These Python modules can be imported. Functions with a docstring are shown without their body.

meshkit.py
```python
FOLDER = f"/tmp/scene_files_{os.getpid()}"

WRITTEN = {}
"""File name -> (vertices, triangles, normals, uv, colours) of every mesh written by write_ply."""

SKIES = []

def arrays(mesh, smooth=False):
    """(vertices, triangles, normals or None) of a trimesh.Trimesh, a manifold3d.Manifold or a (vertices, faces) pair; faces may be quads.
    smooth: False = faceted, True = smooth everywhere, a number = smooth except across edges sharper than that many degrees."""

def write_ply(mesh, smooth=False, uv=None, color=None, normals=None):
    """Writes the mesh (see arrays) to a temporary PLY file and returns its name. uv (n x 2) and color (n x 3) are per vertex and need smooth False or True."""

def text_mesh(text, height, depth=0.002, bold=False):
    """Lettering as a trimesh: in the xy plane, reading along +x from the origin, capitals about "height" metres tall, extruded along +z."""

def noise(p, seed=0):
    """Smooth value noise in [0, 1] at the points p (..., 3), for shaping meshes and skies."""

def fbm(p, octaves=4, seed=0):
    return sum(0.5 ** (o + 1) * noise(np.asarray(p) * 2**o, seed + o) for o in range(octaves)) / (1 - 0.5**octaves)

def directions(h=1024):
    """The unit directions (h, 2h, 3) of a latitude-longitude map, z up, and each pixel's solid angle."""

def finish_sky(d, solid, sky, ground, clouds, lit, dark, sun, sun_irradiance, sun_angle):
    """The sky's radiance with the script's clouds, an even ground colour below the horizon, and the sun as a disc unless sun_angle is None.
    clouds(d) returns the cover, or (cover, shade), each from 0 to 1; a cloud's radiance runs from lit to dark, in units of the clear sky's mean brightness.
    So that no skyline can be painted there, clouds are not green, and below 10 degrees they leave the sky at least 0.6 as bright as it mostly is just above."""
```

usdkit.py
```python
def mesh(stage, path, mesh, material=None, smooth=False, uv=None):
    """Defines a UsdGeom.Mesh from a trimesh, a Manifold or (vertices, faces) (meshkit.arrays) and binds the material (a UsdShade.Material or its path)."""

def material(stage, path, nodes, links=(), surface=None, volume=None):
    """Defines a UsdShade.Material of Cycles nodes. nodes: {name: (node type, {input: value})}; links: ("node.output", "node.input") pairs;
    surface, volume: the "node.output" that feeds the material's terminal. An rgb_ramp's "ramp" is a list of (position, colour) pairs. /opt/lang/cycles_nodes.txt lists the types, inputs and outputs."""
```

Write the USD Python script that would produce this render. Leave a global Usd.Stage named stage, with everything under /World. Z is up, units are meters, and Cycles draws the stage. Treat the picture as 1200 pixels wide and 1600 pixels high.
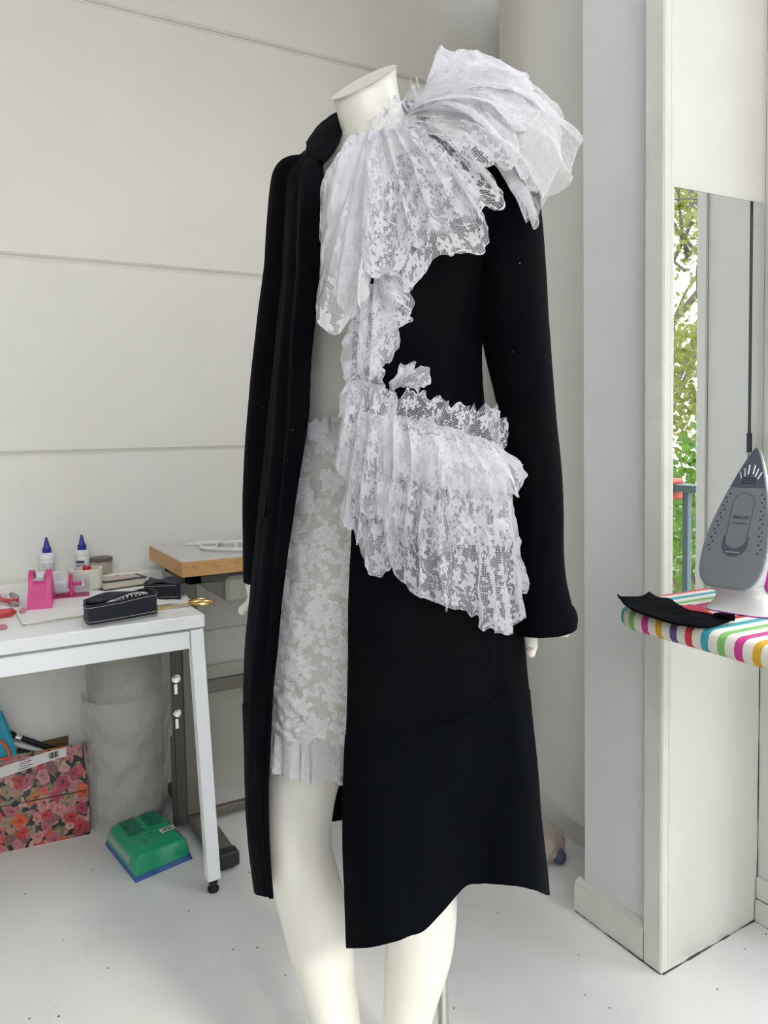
import math, random
import numpy as np
import trimesh, manifold3d
from shapely.geometry import Polygon, Point, box as sbox
from scipy.interpolate import PchipInterpolator, CubicSpline, make_interp_spline
import usdkit, meshkit
from pxr import Usd, UsdGeom, UsdLux, UsdShade, Gf, Sdf

rng = np.random.default_rng(7)
stage = Usd.Stage.CreateInMemory()
UsdGeom.SetStageUpAxis(stage, 'Z')
UsdGeom.SetStageMetersPerUnit(stage, 1.0)
UsdGeom.Xform.Define(stage, '/World')

# ------------------------------------------------------------------ camera
FPX, CX, CY = 1214.2, 600.0, 749.1                 # focal length and principal point in pixels of the 1200 x 1600 frame
YAW, PITCH, ROLL, CAMH = .514537, .061922, -.018473, 1.2
_v0 = np.array([math.sin(YAW), math.cos(YAW), 0]); _r0 = np.array([math.cos(YAW), -math.sin(YAW), 0]); _z = np.array([0, 0, 1.])
CV = _v0 * math.cos(PITCH) - _z * math.sin(PITCH)
_u = _z * math.cos(PITCH) + _v0 * math.sin(PITCH)
CR = _r0 * math.cos(ROLL) + _u * math.sin(ROLL)
CU = _u * math.cos(ROLL) - _r0 * math.sin(ROLL)
EYE = np.array([0, 0, CAMH])
cam = UsdGeom.Camera.Define(stage, '/World/camera')
AP = 27.0
cam.CreateHorizontalApertureAttr(AP)
cam.CreateVerticalApertureAttr(AP * 1600 / 1200)
cam.CreateFocalLengthAttr(AP * FPX / 1200)
cam.CreateHorizontalApertureOffsetAttr(0.0)
cam.CreateVerticalApertureOffsetAttr(-(800 - CY) / 1200 * AP)
cam.CreateClippingRangeAttr(Gf.Vec2f(.02, 500))
M = Gf.Matrix4d(*CR, 0, *CU, 0, *(-CV), 0, *EYE, 1)
cam.AddTransformOp().Set(M)
cam.CreateExposureAttr(1.93)

# ------------------------------------------------------------------ sky and sun
SUN_AZ, SUN_EL = math.radians(-84), math.radians(35)      # direction towards the sun: behind the camera, a little to the right
dome = UsdLux.DomeLight.Define(stage, '/World/sky')
dome.CreateIntensityAttr(1.0)
usdkit.material(stage, '/World/Looks/sky_air', {
    'tc': ('texture_coordinate', {}),
    'sep': ('separate_xyz', {}),
    'g': ('rgb_ramp', {'ramp': [(0, (.34, .33, .29)), (.495, (.44, .43, .39)), (.505, (.97, .95, .93)), (.62, (.74, .80, .90)), (1, (.44, .58, .86))]}),
    'mr': ('map_range', {'from_min': -1.0, 'from_max': 1.0}),
    'n': ('noise_texture', {'scale': 5.0, 'detail': 6.0, 'roughness': .6}),
    'cr': ('rgb_ramp', {'ramp': [(0, (0, 0, 0)), (.46, (0, 0, 0)), (.60, (1, 1, 1)), (1, (1, 1, 1))]}),
    'mix': ('mix_color', {'blend_type': 'mix', 'b': (1.09, 1.06, 1.02)}),
    'bg': ('background_shader', {'strength': 1.4}),
}, [('tc.generated', 'sep.vector'), ('tc.generated', 'n.vector'), ('sep.z', 'mr.value'), ('mr.result', 'g.fac'), ('n.fac', 'cr.fac'),
    ('g.color', 'mix.a'), ('cr.color', 'mix.fac'), ('mix.result', 'bg.color')], surface='bg.background')
UsdShade.MaterialBindingAPI.Apply(dome.GetPrim()).Bind(UsdShade.Material.Get(stage, '/World/Looks/sky_air'))
sun = UsdLux.DistantLight.Define(stage, '/World/sun')
sun.CreateAngleAttr(8.0)
sun.CreateNormalizeAttr(True)
sun.CreateIntensityAttr(.14)
sun.CreateColorAttr(Gf.Vec3f(1, .95, .86))
sd = np.array([math.cos(SUN_AZ) * math.cos(SUN_EL), math.sin(SUN_AZ) * math.cos(SUN_EL), math.sin(SUN_EL)])
_sx = np.cross([0, 0, 1.], sd); _sx /= np.linalg.norm(_sx); _sy = np.cross(sd, _sx)
sun.AddTransformOp().Set(Gf.Matrix4d(*_sx, 0, *_sy, 0, *sd, 0, 0, 0, 0, 1))

# ------------------------------------------------------------------ where a picture point lies on a plane of the room
def ray(x, y): return CV + (x - CX) / FPX * CR - (y - CY) / FPX * CU
def on(x, y, axis, val):
    d = ray(x, y); return EYE + d * (val - EYE[axis]) / d[axis]
def dep(x, y, d): return EYE + ray(x, y) * d

# ------------------------------------------------------------------ prims
_used = {}
def numbered(parent, name):
    k = (parent, name); n = _used.get(k, 0); _used[k] = n + 1
    return name if n == 0 else f'{name}_{n:03d}'
def tag(p, label=None, cat=None, group=None, kind=None):
    for k, v in (('label', label), ('category', cat), ('group', group), ('kind', kind)):
        if v: p.SetCustomDataByKey(k, v)
    return p
def thing(name, label, cat, loc=(0, 0, 0), rotz=0, group=None, kind=None):
    x = UsdGeom.Xform.Define(stage, '/World/' + numbered('/World', name))
    x.AddTranslateOp().Set(Gf.Vec3d(*map(float, loc)))
    if rotz: x.AddRotateZOp().Set(math.degrees(rotz))
    tag(x.GetPrim(), label, cat, group, kind)
    c, s = math.cos(rotz), math.sin(rotz)
    INV[str(x.GetPath())] = (np.asarray(loc, float), np.array([[c, s, 0], [-s, c, 0], [0, 0, 1]]))
    return x.GetPrim()
INV = {}
def arr(m):
    if hasattr(m, 'to_mesh') or isinstance(m, (tuple, list)) or isinstance(m, trimesh.Trimesh):
        v, f, _ = meshkit.arrays(m); return v, f
def obj(name, m, mat, parent=None, smooth=30, uv=None, world=False, label=None):
    """one Mesh prim; world=True: the vertices are world coordinates and are taken into the parent's frame"""
    pp = str(parent.GetPath()) if parent is not None else '/World'
    if world and parent is not None:
        root = '/'.join(pp.split('/')[:3]); v, f = arr(m); t, R = INV[root]
        m = ((v - t) @ R.T, f)
    g = usdkit.mesh(stage, pp + '/' + numbered(pp, name), m, '/World/Looks/' + mat, smooth=True if uv is not None else smooth, uv=uv)
    if label: tag(g.GetPrim(), label)
    return g.GetPrim()

# ------------------------------------------------------------------ shapes
def T(m, loc=(0, 0, 0), rz=0, rx=0, ry=0):
    v, f = arr(m)
    for ang, ax in ((rx, 0), (ry, 1), (rz, 2)):
        if ang:
            R = trimesh.transformations.rotation_matrix(ang, np.eye(3)[ax])[:3, :3]; v = v @ R.T
    return v + np.asarray(loc, float), f
def cat(*ms):
    V, F, n = [], [], 0
    for m in ms:
        v, f = arr(m); V.append(v); F.append(f + n); n += len(v)
    return np.vstack(V), np.vstack(F)
def hull(pts):
    h = trimesh.convex.convex_hull(np.asarray(pts, float)); return h.vertices, h.faces
def cbox(x0, x1, y0, y1, z0, z1, c=.003):
    """a box with chamfered edges"""
    c = min(c, (x1 - x0) * .45, (y1 - y0) * .45, (z1 - z0) * .45); p = []
    for X, sx in ((x0, 1), (x1, -1)):
        for Y, sy in ((y0, 1), (y1, -1)):
            for Z, sz in ((z0, 1), (z1, -1)):
                p += [(X, Y + sy * c, Z + sz * c), (X + sx * c, Y, Z + sz * c), (X + sx * c, Y + sy * c, Z)]
    return hull(p)
def bar(a, b, w, h, c=.002, up=(0, 0, 1)):
    """a chamfered bar from a to b, w wide, h tall"""
    a, b = np.asarray(a, float), np.asarray(b, float); d = b - a; L = np.linalg.norm(d); d /= L
    s = np.cross(np.asarray(up, float), d)
    if np.linalg.norm(s) < 1e-6: s = np.array([1., 0, 0])
    s /= np.linalg.norm(s); t = np.cross(d, s)
    v, f = cbox(0, L, -w / 2, w / 2, -h / 2, h / 2, c)
    return a + v[:, :1] * d + v[:, 1:2] * s + v[:, 2:] * t, f
def lathe(prof, n=32):
    """revolved about z; prof: (radius, height) from the axis out and back"""
    p = np.asarray(prof, float); V = []; F = []; m = len(p)
    for k in range(n):
        a = 2 * math.pi * k / n
        V.append(np.stack([p[:, 0] * math.cos(a), p[:, 0] * math.sin(a), p[:, 1]], 1))
    V = np.vstack(V)
    for k in range(n):
        a, b = k * m, (k + 1) % n * m
        for i in range(m - 1):
            F += [(a + i, b + i, b + i + 1), (a + i, b + i + 1, a + i + 1)]
    t = trimesh.Trimesh(V, F, process=True); t.update_faces(t.nondegenerate_faces()); t.fix_normals()
    return t.vertices, t.faces
def smoothpath(pts, n):
    p = np.asarray(pts, float)
    if len(p) == 2: return p[0] + np.linspace(0, 1, n)[:, None] * (p[1] - p[0])
    s = np.r_[0, np.cumsum(np.linalg.norm(np.diff(p, axis=0), axis=1))]; s /= s[-1]
    k = make_interp_spline(s, p, k=min(3, len(p) - 1)) if len(p) < 4 else PchipInterpolator(s, p)
    return k(np.linspace(0, 1, n))
def tube(pts, r, n=8, caps=True):
    p = np.asarray(pts, float); r = np.broadcast_to(np.asarray(r, float), len(p)); t = np.gradient(p, axis=0); t /= np.linalg.norm(t, axis=1)[:, None]
    s = np.cross(t[0], [0.31, 0.17, 0.93]); s /= np.linalg.norm(s); V = []; F = []
    for i in range(len(p)):
        s = s - t[i] * (s @ t[i]); s /= np.linalg.norm(s); b = np.cross(t[i], s)
        a = np.linspace(0, 2 * math.pi, n, endpoint=False)
        V.append(p[i] + r[i] * (np.cos(a)[:, None] * s + np.sin(a)[:, None] * b))
    for i in range(len(p) - 1):
        for k in range(n):
            a, b = i * n + k, i * n + (k + 1) % n
            F += [(a, b, b + n), (a, b + n, a + n)]
    V = np.vstack(V)
    if caps:
        c0, c1 = len(V), len(V) + 1; V = np.vstack([V, p[0], p[-1]]); e = (len(p) - 1) * n
        for k in range(n): F += [(c0, (k + 1) % n, k), (c1, e + k, e + (k + 1) % n)]
    return V, np.array(F)
def loft(rings, caps=True):
    """closed rings (m, n, 3) joined into a closed skin"""
    R = np.asarray(rings, float); m, n = R.shape[:2]; V = R.reshape(-1, 3); F = []
    for i in range(m - 1):
        for k in range(n):
            a, b = i * n + k, i * n + (k + 1) % n
            F += [(a, b, b + n), (a, b + n, a + n)]
    if caps:
        c0, c1 = len(V), len(V) + 1; V = np.vstack([V, R[0].mean(0), R[-1].mean(0)]); e = (m - 1) * n
        for k in range(n): F += [(c0, (k + 1) % n, k), (c1, e + k, e + (k + 1) % n)]
    t = trimesh.Trimesh(V, F, process=False)
    if caps and t.volume < 0: t.invert()
    return np.array(t.vertices), np.array(t.faces)
def gridfaces(m, n, wrap=False):
    F = []
    for i in range(m - 1):
        for k in range(n if wrap else n - 1):
            a, b = i * n + k, i * n + (k + 1) % n
            F += [(a, b, b + n), (a, b + n, a + n)]
    return np.array(F)
def gnormals(P):
    du = np.gradient(P, axis=1); dv = np.gradient(P, axis=0); n = np.cross(du, dv)
    return n / np.maximum(np.linalg.norm(n, axis=-1, keepdims=True), 1e-12)
def slab(P, th):
    """a grid surface (m, n, 3) given thickness th against its normal: closed"""
    m, n = P.shape[:2]; N = gnormals(P); A = P.reshape(-1, 3); B = (P - N * th).reshape(-1, 3); o = m * n
    F = gridfaces(m, n).tolist(); F += [(a + o, c + o, b + o) for a, b, c in gridfaces(m, n)]
    e = [i for i in range(n)] + [i * n + n - 1 for i in range(1, m)] + [(m - 1) * n + i for i in range(n - 2, -1, -1)] + [i * n for i in range(m - 2, 0, -1)]
    for i in range(len(e)):
        a, b = e[i], e[(i + 1) % len(e)]; F += [(a, a + o, b + o), (a, b + o, b)]
    return np.vstack([A, B]), np.array(F)
def prism(poly, h):
    """shapely polygon or points extruded along z from 0 to h"""
    p = poly if hasattr(poly, 'exterior') else Polygon(poly)
    t = trimesh.creation.extrude_polygon(p, h, engine='earcut'); return np.array(t.vertices), np.array(t.faces)
def place(m, o, u, v, w=None):
    """x, y, z of m along u, v, w from o"""
    V, f = arr(m); u, v = np.asarray(u, float), np.asarray(v, float); w = np.cross(u, v) if w is None else np.asarray(w, float)
    V = np.asarray(o) + V[:, :1] * u + V[:, 1:2] * v + V[:, 2:] * w
    if np.linalg.det(np.stack([u, v, w])) < 0: f = f[:, ::-1]
    return V, f

# ------------------------------------------------------------------ materials
def mat(name, color, rough=.5, **kw):
    usdkit.material(stage, '/World/Looks/' + name, {'p': ('principled_bsdf', {'base_color': color, 'roughness': rough, **kw})}, surface='p.BSDF')
def paint(name, c1, c2, rough=.55, scale=6, bscale=45, bump=.15, speck=None, sp_scale=14, sp_at=.045, streak=None):
    """painted surface: slow change of tone, fine relief, optional dark specks"""
    N = {'g': ('geometry', {}), 'n': ('noise_texture', {'scale': scale, 'detail': 5.0, 'roughness': .6}),
         'r': ('rgb_ramp', {'ramp': [(.3, c1), (.7, c2)]}),
         'b': ('noise_texture', {'scale': bscale, 'detail': 4.0}), 'bp': ('bump', {'strength': bump, 'distance': .01}),
         'p': ('principled_bsdf', {'roughness': rough})}
    L = [('g.position', 'n.vector'), ('n.fac', 'r.fac'), ('g.position', 'b.vector'), ('b.fac', 'bp.height'), ('bp.normal', 'p.normal')]
    last = 'r.color'
    if speck:
        N.update({'vo': ('voronoi_texture', {'dimensions': '2D' if name == 'floor_paint' else '3D', 'scale': sp_scale, 'randomness': 1.0}), 'wn': ('white_noise_texture', {'dimensions': '3D'}),
                  'lt': ('math', {'math_type': 'less_than', 'value2': sp_at}), 'gt': ('math', {'math_type': 'greater_than', 'value2': .68}),
                  'mu': ('math', {'math_type': 'multiply'}), 'ms': ('mix_color', {'b': speck}),
                  'dn': ('noise_texture', {'scale': 60.0}), 'dm': ('mix_vector', {'fac': .012})})
        L += [('g.position', 'dm.a'), ('dn.color', 'dm.b'), ('dm.result', 'vo.vector'), ('g.position', 'dn.vector'), ('vo.position', 'wn.vector'), ('vo.distance', 'lt.value1'),
              ('wn.value', 'gt.value1'), ('lt.value', 'mu.value1'), ('gt.value', 'mu.value2'), ('mu.value', 'ms.fac'), (last, 'ms.a')]
        last = 'ms.result'
    if streak:
        N.update({'sn': ('noise_texture', {'scale': 3.0, 'detail': 8.0, 'roughness': .75, 'distortion': 1.5}),
                  'sr': ('rgb_ramp', {'ramp': [(.60, (0, 0, 0)), (.72, (.6, .6, .6))]}), 'sm': ('mix_color', {'b': streak})})
        L += [('g.position', 'sn.vector'), ('sn.fac', 'sr.fac'), ('sr.color', 'sm.fac'), (last, 'sm.a')]; last = 'sm.result'
    L.append((last, 'p.base_color'))
    usdkit.material(stage, '/World/Looks/' + name, N, L, surface='p.BSDF')

paint('wall_paint', (.70, .685, .64), (.74, .725, .68), .55, 2.2, 26, .12)
paint('pillar_paint', (.595, .595, .585), (.635, .635, .625), .5, 3, 30, .14)
paint('gloss_paint', (.60, .585, .53), (.65, .635, .58), .42, 3, 12, .10, speck=(.25, .22, .19), sp_scale=9, sp_at=.02)
paint('skirting_paint', (.58, .57, .515), (.65, .64, .585), .42, 8, 30, .25, speck=(.2, .18, .15), sp_scale=24, sp_at=.03)
paint('floor_paint', (.625, .62, .59), (.705, .70, .67), .30, 2.5, 9, .07, speck=(.10, .09, .09), sp_scale=9, sp_at=.020, streak=(.50, .51, .51))
paint('ceiling_paint', (.80, .79, .76), (.83, .82, .79), .7)
paint('white_lacquer', (.80, .81, .81), (.86, .87, .87), .38, 9, 60, .18)

# ------------------------------------------------------------------ the room
YB, XR, XP, YP, XA, YR = 2.62, 1.555, 1.332, 1.385, 1.665, 1.146
Z1 = 3.2
def struct(name, m, mt, **k):
    p = obj(name, m, mt, **k); tag(p, kind='structure'); return p
struct('floor', cbox(-2.6, 1.9, -2.6, 2.9, -.12, 0, .001), 'floor_paint')
RX0, RX1, RY0, RY1 = .25, 1.50, .25, 1.45                                   # a roof light in a deep white shaft over the middle of the room
struct('ceiling', cat(cbox(-2.6, RX0, -2.1, 2.9, Z1, Z1 + .12, .001), cbox(RX1, 1.9, -2.1, 2.9, Z1, Z1 + .12, .001), cbox(RX0, RX1, -2.1, RY0, Z1, Z1 + .12, .001), cbox(RX0, RX1, RY1, 2.9, Z1, Z1 + .12, .001)), 'ceiling_paint')
struct('trim_5', cat(cbox(RX0 - .03, RX0, RY0 - .03, RY1 + .03, Z1, Z1 + 1.05, .002), cbox(RX1, RX1 + .03, RY0 - .03, RY1 + .03, Z1, Z1 + 1.05, .002), cbox(RX0, RX1, RY0 - .03, RY0, Z1, Z1 + 1.05, .002), cbox(RX0, RX1, RY1, RY1 + .03, Z1, Z1 + 1.05, .002)), 'ceiling_paint')
wb = thing('wall_back', None, None, kind='structure')
gz = [-.02, .52, 1.150, 1.750, 2.553, Z1]
for i in range(5):
    obj('wall_panel', cbox(-2.6, 2.5, YB, YB + .10, gz[i] + (.004 if i > 1 else 0), gz[i + 1] - (.004 if i > 0 else 0), .007 if i > 0 else .0005), 'wall_paint', wb)
obj('wall_backing', cbox(-2.6, 2.5, YB + .012, YB + .14, 0, Z1, .001), 'wall_paint', wb)
# the right wall turns in a soft curve into the back wall
def bez(a, b, c, n=14):
    t = np.linspace(0, 1, n)[:, None]; a, b, c = map(np.asarray, (a, b, c)); return (1 - t) ** 2 * a + 2 * t * (1 - t) * b + t * t * c
curve = np.vstack([bez((2.40, YB), (1.98, YB), (1.76, 2.21)), bez((1.62, 1.96), (XR, 1.84), (XR, 1.62))])
cp = np.vstack([np.c_[curve, np.zeros(len(curve))], [[XR, YP - .02, 0]]])
P = np.stack([cp + [0, 0, z] for z in (0, Z1)], 0)
struct('wall_right', slab(P, .10), 'wall_paint')
bp = cp[13:].copy(); bp[-1, 1] = YP + .002
prof = [(.0, 0), (.016, 0), (.016, .062), (.012, .070), (.004, .076), (0, .078)]
tn = np.gradient(bp, axis=0); tn /= np.linalg.norm(tn, axis=1)[:, None]; nn = np.stack([tn[:, 1], -tn[:, 0], tn[:, 2]], 1); nn *= np.sign((nn @ np.array([-1, -.3, 0])))[:, None]
rings = np.stack([[bp[i] + nn[i] * a + np.array([0, 0, b]) for a, b in prof] for i in range(len(bp))])
struct('baseboard_right', loft(rings), 'skirting_paint', smooth=25)
struct('wall_pillar', cbox(XP, 1.9, YR + .004, YP, 0, Z1, .003), 'pillar_paint')
struct('wall_reveal', cbox(XP + .012, XA + .02, YR, YR + .006, 0, Z1, .0005), 'gloss_paint')
# skirting wraps the pillar's left face; corner trim at its front edge
sk = [(0, 0), (-.018, 0), (-.018, .066), (-.014, .075), (-.005, .082), (0, .083)]
rings = np.stack([[(XP + a, y, b) for a, b in sk] for y in (YR + .037, YP + .016)])
struct('baseboard_pillar', loft(rings), 'skirting_paint', smooth=25)
struct('trim_1', cat(cbox(XP - .020, XP + .004, YR - .016, YR + .036, 0, Z1, .004), cbox(XP - .002, XP + .016, YR - .016, YR + .002, 0, Z1, .005)), 'skirting_paint')
struct('wall_alcove', cat(cbox(XA, 1.9, .985, YR, 0, Z1, .002), cbox(XA, 1.9, -2.1, .30, 0, Z1, .002), cbox(XA, 1.9, .30, .985, 2.75, Z1, .002)), 'gloss_paint')
struct('baseboard_alcove', cat(cbox(XA - .012, XA, .99, YR - .001, 0, .055, .003), cbox(XA - .008, XA, .99, YR - .001, .057, .11, .003)), 'skirting_paint')
struct('trim_2', cat(cbox(XA - .005, XA + .06, .955, .985, 0, 2.75, .003), cbox(XA - .005, XA + .06, .30, .33, 0, 2.75, .003), cbox(XA - .005, XA + .06, .30, .985, 2.71, 2.75, .003)), 'gloss_paint')
paint('grey_paint', (.44, .43, .40), (.48, .47, .44), .6)
struct('wall_left', cbox(-2.6, -2.5, -2.6, 2.9, 0, Z1, .002), 'grey_paint')
fw = thing('wall_front', None, None, kind='structure')
obj('wall_panel', cat(cbox(-2.6, 2.4, -2.1, -2.0, 0, 1.25, .002), cbox(-2.6, 2.4, -2.1, -2.0, 2.95, Z1, .002), cbox(-2.6, -2.2, -2.1, -2.0, 1.25, 2.95, .002)), 'wall_paint', fw)
w1 = thing('window_1', None, None, kind='structure')
for x in (-2.2, -.93, .35, 1.62): obj('mullion', cbox(x - .025, x + .025, -2.09, -2.03, 1.25, 2.95, .003), 'white_lacquer', w1)
struct('trim_3', cbox(-2.5, .600, YB - .10, YB, .700, .768, .006), 'wall_paint')

mat('joint_dirt', (.06, .052, .045), .9)
def joint(name, a, b, r, seed):
    q_ = np.random.default_rng(seed); n = 60; p = np.asarray(a) + np.linspace(0, 1, n)[:, None] * (np.asarray(b) - np.asarray(a))
    struct(name, tube(p, r * np.clip(.75 + 1.1 * (meshkit.fbm(np.c_[np.linspace(0, 9, n), np.zeros(n), np.full(n, seed)], 3, seed) - .5) * 2, .25, 1.5), 5), 'joint_dirt')
joint('trim_4', (XP - .014, YR - .0165, .0005), (XA - .012, YR - .0005, .0005), .0026, 2)
joint('trim_6', (XA - .0005, YR - .0005, .05), (XA - .0005, YR - .0005, .80), .0017, 3)
joint('trim_7', (XP - .019, YP + .012, .0005), (XP - .019, YR - .014, .0005), .0016, 4)
joint('trim_8', (XR - .017, YP + .05, .0005), (XR - .012, 1.80, .0005), .0016, 5)

# ------------------------------------------------------------------ cloth and skin
mat('mannequin_skin', (.75, .725, .655), .34, coat_weight=.25, coat_roughness=.2)
mat('mannequin_nail', (.62, .47, .38), .4)
mat('steel', (.55, .54, .50), .35, metallic=1.0)
mat('glass_base', (.75, .80, .80), .1)
def velvet(name, c1, c2, sheen):
    usdkit.material(stage, '/World/Looks/' + name, {
        'g': ('geometry', {}), 'n': ('noise_texture', {'scale': 7.0, 'detail': 4.0, 'roughness': .6}), 'r': ('rgb_ramp', {'ramp': [(.35, c1), (.68, c2)]}),
        'b': ('noise_texture', {'scale': 420.0, 'detail': 2.0}), 'bp': ('bump', {'strength': .25, 'distance': .002}),
        'v': ('voronoi_texture', {'scale': 22.0, 'randomness': 1.0}), 'lt': ('math', {'math_type': 'less_than', 'value2': .018}), 'mx': ('mix_color', {'b': (.35, .33, .28)}),
        'p': ('principled_bsdf', {'roughness': .75, 'specular_ior_level': .025, 'sheen_weight': sheen, 'sheen_roughness': .35, 'sheen_tint': (.62, .66, .80)})},
        [('g.position', 'n.vector'), ('n.fac', 'r.fac'), ('g.position', 'b.vector'), ('b.fac', 'bp.height'), ('bp.normal', 'p.normal'), ('g.position', 'v.vector'),
         ('v.distance', 'lt.value1'), ('lt.value', 'mx.fac'), ('r.color', 'mx.a'), ('mx.result', 'p.base_color')], surface='p.BSDF')
velvet('black_velvet', (.0013, .0018, .0034), (.0034, .0034, .0040), .010)
velvet('black_velvet_lower', (.0012, .0018, .0030), (.0022, .0030, .0042), .008)
mat('coat_lining', (.004, .004, .006), .6, specular_ior_level=.2)

def flower_nodes(N, L, vec, pre, scale, petals, r0, r1, rand=.85, off=(0, 0, 0)):
    """mask of scattered blossoms: petalled discs about the points of a voronoi field, with a small eye; output pre+'m.value'"""
    N.update({pre + 'mp': ('mapping', {'location': off}), pre + 'v': ('voronoi_texture', {'dimensions': '2D', 'scale': scale, 'randomness': rand}),
              pre + 'd': ('vector_math', {'math_type': 'subtract'}), pre + 's': ('separate_xyz', {}), pre + 'a': ('math', {'math_type': 'arctan2'}),
              pre + 'w': ('white_noise_texture', {'dimensions': '2D'}), pre + 'ph': ('math', {'math_type': 'multiply_add', 'value2': 6.28}),
              pre + 'k': ('math', {'math_type': 'multiply', 'value2': float(petals)}), pre + 'c': ('math', {'math_type': 'cosine'}),
              pre + 'r': ('math', {'math_type': 'multiply_add', 'value2': r1, 'value3': r0}), pre + 'l': ('math', {'math_type': 'less_than'}),
              pre + 'm': ('math', {'math_type': 'multiply'}), pre + 'eye': ('math', {'math_type': 'greater_than', 'value2': .055})})
    L += [(vec, pre + 'mp.vector'), (pre + 'mp.vector', pre + 'v.vector'), (pre + 'mp.vector', pre + 'd.vector1'), (pre + 'v.position', pre + 'd.vector2'), (pre + 'd.vector', pre + 's.vector'),
          (pre + 's.y', pre + 'a.value1'), (pre + 's.x', pre + 'a.value2'), (pre + 'v.position', pre + 'w.vector'), (pre + 'a.value', pre + 'k.value1'),
          (pre + 'w.value', pre + 'ph.value1'), (pre + 'k.value', pre + 'ph.value3'), (pre + 'ph.value', pre + 'c.value1'), (pre + 'c.value', pre + 'r.value1'),
          (pre + 'v.distance', pre + 'l.value1'), (pre + 'r.value', pre + 'l.value2'), (pre + 'v.distance', pre + 'eye.value1'), (pre + 'l.value', pre + 'm.value1'), (pre + 'eye.value', pre + 'm.value2')]
def mathn(N, L, name, op, a=None, b=None, v1=None, v2=None, clamp=False):
    d = {'math_type': op}
    if v1 is not None: d['value1'] = v1
    if v2 is not None: d['value2'] = v2
    if clamp: d['use_clamp'] = True
    N[name] = ('math', d)
    if a: L.append((a, name + '.value1'))
    if b: L.append((b, name + '.value2'))
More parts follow.
